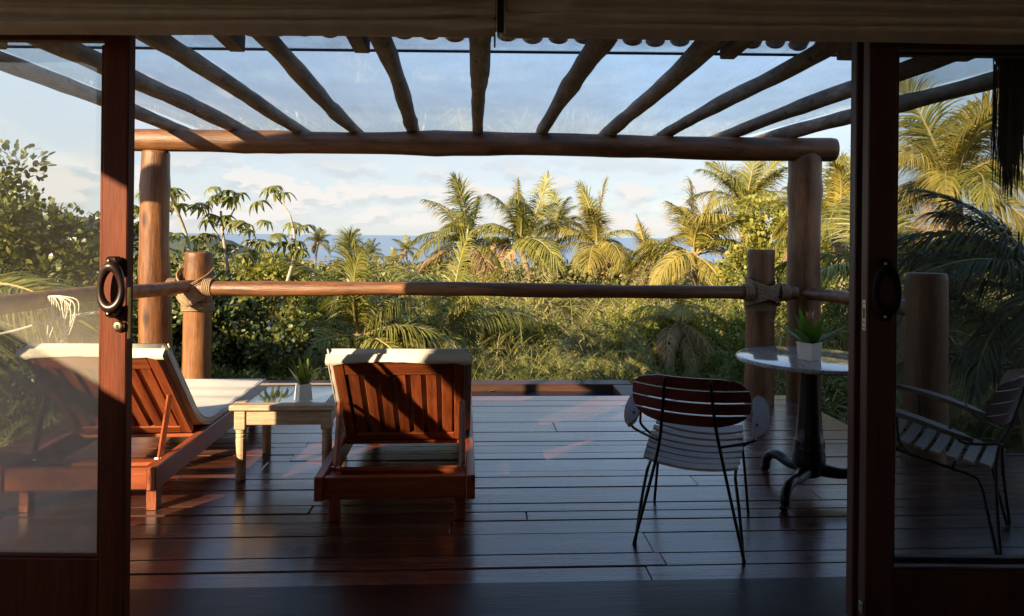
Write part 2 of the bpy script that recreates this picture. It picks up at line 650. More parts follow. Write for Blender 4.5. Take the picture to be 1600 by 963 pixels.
M['cecropia'] = leaf_mat('umbrella_leaf', [(.15, .18, .035), (.21, .225, .05), (.27, .26, .075)], .35, .45, .5, .2)
M['tussock'] = leaf_mat('strap_leaf', [(.14, .16, .035), (.22, .23, .06), (.32, .29, .10), (.42, .36, .17)], .3, .5, .4, .25, (.25, .19, .10))
M['bush'] = leaf_mat('bush_leaf', [(.075, .11, .02), (.125, .16, .03), (.2, .215, .045)], .3, .45, .45, .25)
M['fern'] = leaf_mat('fern_leaf', [(.08, .105, .02), (.13, .15, .03), (.2, .195, .05)], .3, .5, .35, .2)
M['scrub'] = leaf_mat('scrub_leaf', [(.08, .10, .026), (.135, .15, .042), (.2, .185, .062), (.29, .22, .10)], .2, .6, .3, .1, (.24, .165, .09))
M['brom'] = leaf_mat('bromeliad_leaf', [(.09, .19, .03), (.17, .28, .05)], .3, .55, .3, .1)
M['brom_red'] = leaf_mat('bromeliad_red', [(.4, .03, .04), (.5, .12, .11), (.6, .4, .36)], .2, .4, .5, .1)
M['pot_leaf'] = leaf_mat('yellow_pot_leaf', [(.28, .30, .05), (.12, .16, .03), (.4, .38, .1)], .35, .35, .5, .1)

# ------------------------------------------------------------------ terrain and sea
TY = [-60, 0, 7, 9, 12, 20, 30, 60, 110, 150, 200, 260, 400]
TZ = [-1.0, -.95, -1.0, -1.05, -1.15, -1.35, -1.9, -3.5, -6.6, -16, -27, -33, -36]


def terrain_z(x, y):
    x, y = np.asarray(x, float), np.asarray(y, float)
    z = np.interp(y, TY, TZ)
    z = z + np.clip((x - 4) / 12, 0, 1) * np.clip(y / 20, 0, 1) * 1.0
    z = z + .25 * np.sin(x * .35 + 1) * np.sin(y * .31) * np.clip((y - 6) / 10, 0, 1)
    return z


xs = np.unique(np.concatenate([np.linspace(-400, -30, 14), np.linspace(-30, 30, 61), np.linspace(30, 400, 14)]))
ys = np.unique(np.concatenate([np.linspace(-60, 0, 8), np.linspace(0, 40, 41), np.linspace(40, 400, 40)]))
XX, YY = np.meshgrid(xs, ys, indexing='ij')
V = np.stack([XX, YY, terrain_z(XX, YY)], -1).reshape(-1, 3)
ii, jj = np.meshgrid(np.arange(len(xs) - 1), np.arange(len(ys) - 1), indexing='ij')
a = (ii * len(ys) + jj).ravel()
MBt = MB()
MBt.quads(V, np.stack([a, a + len(ys), a + len(ys) + 1, a + 1], 1))
tag(MBt.build('hillside', M['soil'], None, True), kind='structure')
mb = MB()
mb.quads([(-60000, 60, -30), (60000, 60, -30), (60000, 70000, -30), (-60000, 70000, -30)], [(0, 1, 2, 3)])
tag(mb.build('sea', M['sea']), kind='structure')

# the dark headland that shows behind the umbrella trees
mb = MB()
nx, ny = 40, 12
hv = []
for i in range(nx + 1):
    for j in range(ny + 1):
        u, w = i / nx, j / ny
        x = -560 + 300 * u
        y = 620 + 260 * w
        h = 56 * (max(0, 1 - u) ** .55) * math.sin(math.pi * min(1, w * .98 + .02)) ** .7
        h *= 1 + .10 * math.sin(u * 23 + w * 5) + .06 * math.sin(u * 61 + w * 17)
        hv.append((x, y, -32 + h))
fq = [(i * (ny + 1) + j, (i + 1) * (ny + 1) + j, (i + 1) * (ny + 1) + j + 1, i * (ny + 1) + j + 1) for i in range(nx) for j in range(ny)]
mb.quads(hv, fq)
tag(mb.build('headland', M['hill'], None, True), kind='structure')

# ------------------------------------------------------------------ house: floor, walls, roof
floor = empty('interior_floor', kind='structure')
floor.rotation_euler = (0, 0, YAW)
FY1 = 2.835
for i in range(12):
    y1 = FY1 - i * .5
    mb = MB()
    mb.box(-3.1, 3.6, y1 - .497, y1, -.06, .002, .003)
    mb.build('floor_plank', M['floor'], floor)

house = empty('house', (0, 0, 0), YAW, 'plaster house with clay tile eave and folded beige blinds', 'house')
XL, XR, YB, YF = -3.2, 3.9, -5.0, 2.62
RIDGE_Y, RIDGE_Z, EAVE_Y, EAVE_Z = 0.9, 4.85, 4.08, 2.65
VERGE_L, VERGE_R = -5.75, 5.6


def wall_with_holes(name, axis, at, thick, a0, a1, z0, z1, holes):
    """wall in the plane axis=at between a0..a1, z0..z1 with rectangular openings"""
    As = sorted({a0, a1, *[h[0] for h in holes], *[h[1] for h in holes]})
    Zs = sorted({z0, z1, *[h[2] for h in holes], *[h[3] for h in holes]})
    mb = MB()
    for i in range(len(As) - 1):
        for j in range(len(Zs) - 1):
            ca, cz = (As[i] + As[i + 1]) / 2, (Zs[j] + Zs[j + 1]) / 2
            if any(h[0] < ca < h[1] and h[2] < cz < h[3] for h in holes):
                continue
            if axis == 'x':
                mb.box(at - thick, at, As[i], As[i + 1], Zs[j], Zs[j + 1], 0)
            else:
                mb.box(As[i], As[i + 1], at, at + thick, Zs[j], Zs[j + 1], 0)
    return mb.build(name, M['plaster'], house)


WIN = (-.15, .95, 1.90, 2.75)
wall_with_holes('wall', 'x', XL, .12, YB, YF, -1.0, 3.6, [WIN, (1.4, 2.62, .02, 2.35), (-4.7, -3.0, .95, 2.3)])  # rearmost opening added to let sun reach the bed that lights the blinds
wall_with_holes('wall', 'x', XR, .12, YB, YF, -1.0, 3.6, [])
wall_with_holes('wall', 'y', YB, .12, XL, XR, -1.0, 3.6, [])
wall_with_holes('wall', 'y', YF + .02, .12, XL, XR, -1.0, 3.3, [(-3.15, 3.7, -1.0, 2.28)])
mb = MB()
mb.box(XL - .1, XR + .1, YB, YF + .13, 3.32, 3.38, 0)
mb.build('ceiling', M['plaster'], house)
roof_mb = MB()
t = .06
sl = (RIDGE_Z - EAVE_Z) / (EAVE_Y - RIDGE_Y)
back_y, back_z = -6.0, 4.35
for (ya, za, yb, zb) in ((RIDGE_Y, RIDGE_Z, EAVE_Y - .02, EAVE_Z + .06), (back_y, back_z, RIDGE_Y, RIDGE_Z)):
    roof_mb.add([(VERGE_L, ya, za), (VERGE_R, ya, za), (VERGE_R, yb, zb), (VERGE_L, yb, zb), (VERGE_L, ya, za + t), (VERGE_R, ya, za + t), (VERGE_R, yb, zb + t), (VERGE_L, yb, zb + t)],
                [(0, 1, 2, 3), (7, 6, 5, 4), (0, 4, 5, 1), (2, 6, 7, 3), (1, 5, 6, 2), (3, 7, 4, 0)])
roof = roof_mb.build('roof', M['clay'], house)
# eave tiles: concave channel tiles whose rounded ends hang below the edge
tm = MB()
L_, r_, th = .42, .062, .012
prof = []
for k in range(9):
    a_ = math.pi + math.pi * k / 8
    prof.append((math.cos(a_), math.sin(a_)))
tv = []
for y_, s_, dz in ((0, 1, 0), (-L_, .9, L_ * sl)):
    for rr in (r_, r_ - th):
        for c_, sn in prof:
            tv.append((c_ * rr * s_, y_, sn * rr * s_ * .62 + dz))
tf = []
nP = len(prof)
for k in range(nP - 1):
    tf += [(k, k + 1, 2 * nP + k + 1, 2 * nP + k), (nP + k + 1, nP + k, 3 * nP + k, 3 * nP + k + 1), (k + 1, k, nP + k, nP + k + 1)]
tf += [(0, 2 * nP, 3 * nP, nP), (nP - 1, 2 * nP - 1, 4 * nP - 1, 3 * nP - 1)]
tm.add(tv, tf)
tile_me = tm.mesh('tile', M['clay'], True)
x_ = -3.9
k = 0
while x_ < 4.4:
    o = put('tile', tile_me, roof)
    o.location = (x_, EAVE_Y + .03 + .012 * math.sin(k * 2.3), EAVE_Z + .012 + .004 * math.sin(k * 1.7))
    o.rotation_euler = (0, R(random.uniform(-3, 3)), R(random.uniform(-1.5, 1.5)))
    x_ += .152 + random.uniform(-.008, .008)
    k += 1
# square rafter tails under the eave
for px, Yd in ((0, 3.95), (371, 3.95), (566, 3.95), (1136, 4.0), (1318, 4.0), (1500, 4.0)):
    p = WH(P(px, 84, Yd))
    mb = MB()
    mb.box(-.045, .045, -1.5, 0, 0, .10, .006)
    Mx = Matrix.Translation((p.x, p.y, EAVE_Z - .145)) @ Matrix.Rotation(-math.atan(.06), 4, 'X')
    mb.build('rafter_tail', M['rafter'], house, False, Mx)

# unseen white bed added behind the viewer to bounce sunlight onto the blinds
bounce_bed = empty('bounce_bed', HW(-1.45, -1.35, .003), YAW, 'unseen white bedstead added behind the viewer to bounce sun onto the blinds', 'bounce_bed')
mb = MB()
mb.box(-1.0, 1.0, -1.05, 1.05, .08, .30, .01)
mb.build('bed_frame', M['teak_x'], bounce_bed)
mb = MB()
mb.box(-.97, .97, -1.02, 1.03, .301, .56, .05)
mb.build('mattress', M['cotton'], bounce_bed)
for x in (-.93, .93):
    for y in (-.98, .98):
        mb = MB()
        mb.box(x - .05, x + .05, y - .05, y + .05, 0, .079, .004)
        mb.build('leg', M['teak_z'], bounce_bed)
for x in (-.48, .48):
    mb = MB()
    mb.box(x - .36, x + .36, -.95, -.5, .562, .68, .05)
    mb.build('pillow', M['cotton'], bounce_bed)

# ------------------------------------------------------------------ deck
deck = empty('deck', kind='structure')
deck.rotation_euler = (0, 0, YAW)
lines = [2.85, 2.986, 3.11, 3.33, 3.49, 3.60, 3.71, 3.94, 4.11, 4.21, 4.44, 4.57, 4.73, 4.83, 5.06, 5.33, 5.62, 5.83, 6.02, 6.2]
lines = [q * .991 for q in lines]
for i in range(len(lines) - 1):
    y0, y1 = lines[i], lines[i + 1]
    xr = 5.4 if y1 < 4.52 else 2.92
    x0 = -3.15
    joints = []
    x = x0 + random.uniform(.9, 4.6)
    while x < xr - .5:
        joints.append(x)
        x += random.uniform(2.6, 5.0)
    xsj = [x0] + joints + [xr]
    for q in range(len(xsj) - 1):
        mb = MB()
        g = random.uniform(.0018, .0042)
        dz = random.uniform(-.0025, .0025)
        tilt = random.uniform(-.0022, .0022)
        Mx = Matrix.Translation((0, 0, dz)) @ Matrix.Rotation(tilt, 4, 'X')
        mb.box(xsj[q] + .0012, xsj[q + 1] - .0012, -(y1 - y0) / 2 + g, (y1 - y0) / 2 - g, -.034, 0, .004)
        mb.build('plank', M['deck'], deck, False, Matrix.Translation((0, (y0 + y1) / 2, 0)) @ Mx)
for y in np.linspace(2.95, 6.1, 6):
    pass
for x in np.linspace(-3.0, 2.8, 9):
    mb = MB()
    mb.box(x - .04, x + .04, 2.86, 6.1, -.16, -.037, .004)
    mb.build('joist', M['rafter'], deck)
mb = MB()
mb.box(-3.15, 2.92, 6.1465, 6.175, -.42, -.037, .005)
mb.build('fascia', M['deck'], deck)
mb = MB()
mb.box(2.93, 2.96, 4.5, 6.15, -.42, -.01, .005)
mb.build('fascia', M['deck'], deck)
mb = MB()
mb.box(2.97, 5.4, 4.46, 4.49, -.42, -.01, .005)
mb.build('fascia', M['deck'], deck)

# plunge pool just below the far edge of the deck
pool = empty('plunge_pool', HW(0, 6.18, -.2), YAW, 'small dark plunge pool with red brown timber kerb below the deck edge', 'pool')
mb = MB()
mb.quads([(-2.2, .02, 0), (1.50, .02, 0), (1.50, 1.03, 0), (-2.2, 1.03, 0)], [(0, 1, 2, 3)])
mb.build('water', M['pool'], pool)
for nm, bx in (('kerb', (-2.4, 1.72, 1.03, 1.25, -.5, .075)), ('kerb', (1.50, 1.72, .02, 1.027, -.5, .07)), ('kerb', (-2.4, -2.2, .02, 1.027, -.5, .07))):
    mb = MB()
    mb.box(*bx, .008)
    mb.build(nm, M['kerb'], pool)
mb = MB()
mb.box(-2.19, 1.49, .02, 1.02, -.5, -.35, 0)
mb.build('basin', M['bar'], pool)

# ------------------------------------------------------------------ logs
def log_obj(name, a, b, r0, r1, mat, parent, seed, n=22, bend=.012, seg=16, wob=.06, knots=5):
    a, b = Vector(a), Vector(b)
    rg = np.random.default_rng(seed)
    d = b - a
    T = d.normalized()
    ref = Vector((0, 0, 1)) if abs(T.z) < .9 else Vector((1, 0, 0))
    N = (ref - T * ref.dot(T)).normalized()
    B = T.cross(N)
    ph = rg.uniform(0, 6.28, 4)
    kn = rg.uniform(.08, .92, knots)
    pts, rad = [], []
    pad = [0, .006] + list(np.linspace(.02, .98, n)) + [.994, 1]
    for t in pad:
        off = N * (bend * math.sin(t * 4.1 + ph[0]) + bend * .5 * math.sin(t * 11 + ph[1])) + B * (bend * math.sin(t * 3.3 + ph[2]) + bend * .5 * math.sin(t * 9 + ph[3]))
        pts.append(a + d * t + off)
        r = r0 + (r1 - r0) * t
        r *= 1 + .07 * sum(math.exp(-((t - q) / .02) ** 2) for q in kn)
        if t in (0, 1):
            r *= .95
        rad.append(r)
    mb = MB()
    Q = Matrix.Translation(-a)
    mb.tube([p - a for p in pts], rad, seg, True, wob, seed)
    return mb.build(name, mat, parent, True, Matrix.Translation(a))


# pergola
YBM = 6.1
perg = empty('pergola', (0, YBM, 0), 0, 'log pergola with glass roof panes over the deck', 'pergola')
perg.location = (0, 0, 0)
bl, br = P(196, 221, YBM), P(1303, 232, YBM)
log_obj('beam', bl, br, .098, .105, M['log_x'], perg, 3, 40, .012, 18, .04, 9)
pl, pr = P(243, 240, YBM), P(1259, 245, YBM)
for i, (p, r0, r1) in enumerate(((pl, .150, .118), (pr, .148, .138))):
    log_obj('post', (p.x, YBM + .02, -1.1), (p.x, YBM + .02, p.z + .02), r0, r1, M['log'], perg, 20 + i, 26, .008, 20, .035, 6)
RAFT = [(270, 0, 98, True), (365, 72, 60, 0), (463, 245, 60, 0), (553, 415, 60, 0), (645, 593, 60, 0), (745, 752, 60, 0), (850, 937, 64, 0), (953, 1108, 70, 0), (1045, 1288, 72, 0), (1150, 1462, 84, 0), (1233, 1600, 88, 0)]
bz = bl.z + .1 + .05
rafter_lines = []
for i, (xb, xt, yt, _) in enumerate(RAFT):
    A = P(xb, 213, YBM)
    A.z = bl.z + (br.z - bl.z) * (xb - 196) / 1107 + .098 + .045
    zt = 2.548
    Yt = F_PX * (zt - CAM_H) / max(40, (CY - yt) + (xt - CX) * ROLL)
    if i == 0:
        Yt = 4.25
    if i == 10:
        Yt = 4.3
    Yt = min(max(Yt, 3.3), 4.4)
    Bp = P(xt, yt, Yt)
    Bp.z = A.z + (2.548 - 2.40) * (YBM - Yt) / 2.5
    d = (Bp - A)
    s0 = -.62 / abs(d.y)
    s1 = (YBM - 2.75) / abs(d.y)
    rafter_lines.append((A, d))
    log_obj('rafter', A + d * s0, A + d * s1, .05 + .006 * math.sin(i * 2.1), .062 + .006 * math.sin(i * 1.3), M['rafter'], perg, 40 + i, 30, .012, 14, .10, 10)


def rafter_at(i, Y):
    A, d = rafter_lines[i]
    return A + d * ((A.y - Y) / -d.y)


GZ = .085
for i, (a_, b_) in enumerate(((0, 2), (2, 4), (4, 6), (6, 8), (8, 10))):
    for (Ya, Yb, mt, dz, nm) in ((YBM + .66, 4.24, 'glass_roof', 0, 'roof_pane'), (4.30, 3.5, 'glass_lap', .014, 'upper_roof_pane')):
        q = [rafter_at(a_, Ya), rafter_at(b_, Ya), rafter_at(b_, Yb), rafter_at(a_, Yb)]
        ex0 = -.06 if a_ == 0 else .003
        ex1 = .06 if b_ == 10 else -.003
        vs = []
        for k, p in enumerate(q):
            e = ex0 if k in (0, 3) else ex1
            zz = rafter_at(5, p.y).z
            vs.append((p.x + e, p.y, zz + GZ + dz))
        vs += [(x, y, z + .008) for x, y, z in vs]
        mb = MB()
        mb.add(vs, [(3, 2, 1, 0), (4, 5, 6, 7), (0, 1, 5, 4), (1, 2, 6, 5), (2, 3, 7, 6), (3, 0, 4, 7)])
        mb.build(nm, M[mt], perg)
p0, p1 = rafter_at(0, 4.24), rafter_at(10, 4.24)
mb = MB()
mb.tube([(p0.x - .1, 4.24, rafter_at(5, 4.24).z + GZ - .006), (p1.x + .3, 4.24, rafter_at(5, 4.24).z + GZ - .006)], .009, 6)
mb.build('glass_seal', M['bar'], perg)
q = P(868, 212, YBM)
mb = MB()
mb.box(q.x - .22, q.x + .22, YBM - .05, YBM + .05, q.z - .02, q.z + .012, .002)
mb.build('shim', M['bar'], perg)

# railing with rope lashings
rail = empty('deck_railing', (0, 0, 0), 0, 'log railing with rope lashed corner posts round the deck', 'railing')
YR = 6.0
pA, pB = P(310, 394, YR), P(1189, 390, YR)
log_obj('post', (pA.x, YR, -1.0), (pA.x, YR, pA.z), .122, .116, M['log'], rail, 61, 24, .004, 20, .03, 5)
log_obj('post', (pB.x, YR, -1.0), (pB.x, YR, pB.z), .126, .116, M['log'], rail, 62, 24, .004, 20, .03, 5)
pC = P(1447, 427, 4.5)
log_obj('post', (pC.x, 4.5, -1.0), (pC.x, 4.5, pC.z), .13, .124, M['log'], rail, 63, 24, .004, 20, .03, 5)
fa, fb = P(300, 450, YR - .13), P(1246, 458, YR - .13)
log_obj('rail', fa, fb, .062, .056, M['log_x'], rail, 64, 40, .008, 14, .05, 10)
la, lb = P(-60, 484, 4.1), P(318, 444, YR - .02)
log_obj('rail', la, lb, .06, .052, M['log_x'], rail, 65, 26, .01, 14, .05, 6)
ra, rb = P(1262, 458, 6.0), P(1452, 488, 4.5)
log_obj('rail', ra, rb, .05, .056, M['log_x'], rail, 66, 24, .008, 14, .05, 6)


def coil(center, dirv, r, n, pitch, rr, parent, mb):
    T = Vector(dirv).normalized()
    ref = Vector((0, 0, 1)) if abs(T.z) < .9 else Vector((1, 0, 0))
    N = (ref - T * ref.dot(T)).normalized()
    B = T.cross(N)
    for i in range(n):
        pts = []
        c = Vector(center) + T * (i - (n - 1) / 2) * pitch
        for k in range(21):
            a = 2 * math.pi * k / 20
            pts.append(c + N * math.cos(a) * r + B * math.sin(a) * r)
        mb.tube(pts, rr, 5, False)


def lash(post, pr_, railz, fy, seed, cross, xr_):
    """rope wound in an X over post and rail, and rings on the rail either side"""
    mb = MB()
    rg = random.Random(seed)
    x, y = post
    rr = .0068
    cnt = 8
    for s in (-1, 1):
        for i in range(cnt):
            o = (i - (cnt - 1) / 2) * .017
            pts = []
            lift = rg.uniform(0, .012)
            for t in np.linspace(0, 1, 13):
                ang = -math.pi * .98 + math.pi * .96 * t
                rad = pr_ + .014 + lift + .022 * math.sin(math.pi * t)
                px_ = x + math.cos(ang) * rad
                py_ = y + math.sin(ang) * rad
                # the diagonal drops over the front
                if cross:
                    zz = railz + s * (.085 * (1 - 2 * t)) + o * .8
                    py_ -= .05 * math.sin(math.pi * t) ** .5
                else:
                    zz = railz + .075 + o * 1.4 - .15 * (1 - abs(2 * t - 1)) ** .9 + s * .006
                    py_ -= .05 * math.sin(math.pi * t) ** .5
                pts.append((px_, py_, zz))
            mb.tube(pts, rr, 5, False)
    for sx in (-1, 1):
        coil((x + sx * (pr_ + .035), fy, railz), (1, 0, 0), xr_ + .012, 5, .0155, rr, None, mb)
    nring = 5
    for i in range(nring):
        pts = []
        zc = railz - (.10 if cross else .145) - i * .015
        for k in range(25):
            a = 2 * math.pi * k / 24
            pts.append((x + math.cos(a) * (pr_ + .012), y + math.sin(a) * (pr_ + .012), zc + .003 * math.sin(a * 2 + i)))
        mb.tube(pts, rr, 5, False)
    mb.build('rope_lashing', M['rope'], rail, True)


lash((pA.x, YR), .12, P(310, 449, YR - .13).z, YR - .13, 4, False, .062)
lash((pB.x, YR), .12, P(1189, 457, YR - .13).z, YR - .13, 5, True, .058)

# ------------------------------------------------------------------ sliding doors
DY = 2.5


def sliding_door(label, x_edge, x_far, y0, stile, wood_, glass, latch=False, ring=True, bead=True, bottom=.238):
    """x_edge: meeting edge of the leaf, x_far: its other end"""
    t = .047
    s = 1 if x_far > x_edge else -1
    root = empty('sliding_door', (x_edge, y0, .006), 0, label, 'door')
    zt = 2.27
    mb = MB()
    xs = sorted((0, s * stile))
    mb.box(xs[0], xs[1], 0, t, 0, zt, .004)
    st = mb.build('stile', wood_, root)
    w = x_far - x_edge
    xs = sorted((w, w - s * stile))
    mb = MB()
    mb.box(xs[0], xs[1], 0, t, 0, zt, .004)
    mb.build('stile', wood_, root)
    xs = sorted((s * stile + s * .0005, w - s * stile - s * .0005))
    mb = MB()
    mb.box(xs[0], xs[1], .002, t - .002, 0, bottom, .004)
    mb.build('bottom_rail', wood_, root)
    mb = MB()
    mb.box(xs[0], xs[1], .002, t - .002, zt - .12, zt, .004)
    mb.build('top_rail', wood_, root)
    mb = MB()
    mb.box(xs[0] - .006, xs[1] + .006, t / 2 - .003, t / 2 + .003, bottom - .006, zt - .114, 0)
    mb.build('pane', glass, root)
    for (bx0, bx1, bz0, bz1) in ((sorted((s * stile + s * .001, s * stile + s * .013)) + [bottom + .013, zt - .133]), (xs + [bottom + .001, bottom + .012])):
        mb = MB()
        mb.box(bx0, bx1, .008, t - .008, bz0, bz1, .003)
        mb.build('glazing_bead', wood_, root)
    return root, st


def ring_handle(root, cx, cz, mat='ring'):
    """dark oval pull on two lugs"""
    h = empty('handle', (0, 0, 0))
    bpy.data.objects.remove(h)
    pts = []
    for k in range(33):
        a = 2 * math.pi * k / 32
        w_ = .039 * (1 + .12 * math.sin(-a))
        pts.append((cx + w_ * math.cos(a), -.038, cz + .076 * math.sin(a)))
    mb = MB()
    mb.tube(pts, [.0115 + .0085 * abs(math.sin(2 * math.pi * k / 32)) ** 2 for k in range(33)], 10, False)
    for sg in (-1, 1):
        mb.box(cx - .022, cx + .022, -.042, -.002, cz + sg * .092 - .02, cz + sg * .092 + .02, .008)
    hd = mb.build('handle', M[mat], root, True)
    for sg in (-1, 1):
        s_ = MB()
        s_.lathe([(.0, .0), (.006, .0), (.005, .003), (0, .0035)], 10, False)
        s_.build('screw', M['steel'], hd, True, Matrix.Translation((cx - .008, -.0425, cz + sg * .096)) @ Matrix.Rotation(R(90), 4, 'X'))
    return hd


xe = P(197.8, 450, DY).x
dl, st = sliding_door('red brown glazed sliding door with oval pull beside the sun loungers', xe, xe - 1.05, DY, .094, M['door'], M['glass_door'])
pz = P(181, 448, DY).z - .006
ring_handle(dl, P(183, 448, DY).x - xe, pz)
mb = MB()
mb.lathe([(.0, 0), (.021, 0), (.021, .008), (.016, .014), (.009, .015), (0, .015)], 20, False)
lz = P(187, 510, DY)
lk = mb.build('lock', M['brass'], dl, True, Matrix.Translation((lz.x - xe, -.001, lz.z - .006)) @ Matrix.Rotation(R(90), 4, 'X'))
mb = MB()
mb.box(-.004, .004, -.010, .010, .0151, .017, .001)
mb.build('keyhole', M['bar'], lk)
za, zb = P(203, 533, DY).z, P(203, 452, DY).z
mb = MB()
mb.box(.0005, .0025, .006, .024, za, zb, .0005)
mb.build('strike_plate', M['brass'], dl)

xe = P(1355, 480, DY).x
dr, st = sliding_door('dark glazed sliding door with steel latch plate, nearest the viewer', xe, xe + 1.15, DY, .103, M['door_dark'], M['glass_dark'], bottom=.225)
ring_handle(dr, P(1377, 455, DY).x - xe, P(1386, 455, DY).z, 'ring_dull')
za, zb = P(1349, 520, DY).z, P(1349, 472, DY).z
mb = MB()
mb.box(-.0025, -.0005, .006, .030, za, zb, .0005)
lp = mb.build('latch_plate', M['steel'], dr)
mb = MB()
mb.box(-.0035, -.0028, .012, .024, za + .045, zb - .03, .0002)
mb.build('latch_slot', M['bar'], lp)
for zz in (za + .012, za + .03, zb - .012):
    mb = MB()
    mb.lathe([(0, 0), (.004, 0), (.003, .0012), (0, .0012)], 8, False)
    mb.build('screw', M['bar'], lp, False, Matrix.Translation((-.0026, .018, zz)) @ Matrix.Rotation(R(-90), 4, 'Y'))
zc = P(1341, 955, DY).z
mb = MB()
mb.box(-.006, -.0005, .004, .03, max(.01, zc - .02), zc + .02, .001)
mb.build('floor_catch', M['steel'], dr)
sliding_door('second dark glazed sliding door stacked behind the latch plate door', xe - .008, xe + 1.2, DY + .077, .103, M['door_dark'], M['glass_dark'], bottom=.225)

# ------------------------------------------------------------------ folded blinds
def blind(label, x0, x1, zl, zr, y, seed, sag):
    root = empty('folded_blind', ((x0 + x1) / 2, y, (zl + zr) / 2), 0, label, 'blind')
    rg = np.random.default_rng(seed)
    nx = 110
    prof = []                       # stacked folds: from top to bottom hem
    nf = 6
    H = .27
    per = 10
    for i in range(nf * per + 1):
        u = i / (nf * per)
        fz = H * (1 - u)
        frac = (u * nf) % 1.0
        bulge = (.040 + .012 * math.sin(int(u * nf) * 2.3 + seed)) * (1 - abs(2 * frac - 1) ** 2.2)
        prof.append((-bulge - .012 * u, fz))
    prof += [(.004, -.004), (.02, 0), (.025, H)]
    ph = rg.uniform(0, 6.28, 12)
    Vv = []
    for i in range(nx + 1):
        t = i / nx
        x = x0 + (x1 - x0) * t
        edge = min(t, 1 - t) * (x1 - x0)
        near = math.exp(-(((x1 - x) if sag > 0 else (x - x0)) / .22) ** 2)
        for j, (py, pz_) in enumerate(prof):
            zb_ = zl + (zr - zl) * t
            w = .004 * math.sin(x * 4 + ph[2] + j * .12) + .0025 * math.sin(x * 13 + ph[3] + j * .2)
            dz = .003 * math.sin(x * 2.1 + (j // per) * 1.9 + ph[1]) + .0008 * math.sin(x * 23 + j * .3)
            dz += near * .012 * math.sin(j * .55 + x * 6)
            wy = near * .010 * math.sin(j * .9 + 2 + x * 31)
            Vv.append((x - (x0 + x1) / 2, py + w + wy, zb_ + pz_ + (dz if j < len(prof) - 3 else 0) - (zl + zr) / 2))
    m_ = len(prof)
    q = [(i * m_ + j, (i + 1) * m_ + j, (i + 1) * m_ + (j + 1) % m_, i * m_ + (j + 1) % m_) for i in range(nx) for j in range(m_)]
    mb = MB()
    mb.quads(Vv, q)
    mb.add([Vv[j] for j in range(m_)], [tuple(range(m_))])
    mb.add([Vv[nx * m_ + j] for j in range(m_)], [tuple(reversed(range(m_)))])
    mb.build('fabric', M['linen'], root, True)
    return root


BY = 2.33
b1 = blind('folded beige linen blind above the sliding door with the oval pull', P(-160, 55, BY).x, P(774, 56, BY).x, P(-160, 50, BY).z, P(774, 56, BY).z, BY, 1, 1)
b2 = blind('folded brown shaded linen blind above the stacked dark doors', P(790, 58, BY).x, P(1760, 70, BY).x, P(790, 56, BY).z, P(1760, 70, BY).z, BY, 2, -1)
mb = MB()
pc = P(773, 75, BY) - b1.location
mb.box(pc.x - .003, pc.x + .003, -.01, .0, pc.z, pc.z + .16, .001, None)
mb.build('pull_cord', M['bar'], b1)
mb = MB()
pc = P(782, 53, BY + .05) - b2.location
mb.box(pc.x - .012, pc.x + .012, .03, .05, pc.z, pc.z + .2, .003)
mb.build('mounting_strip', M['bar'], b2)

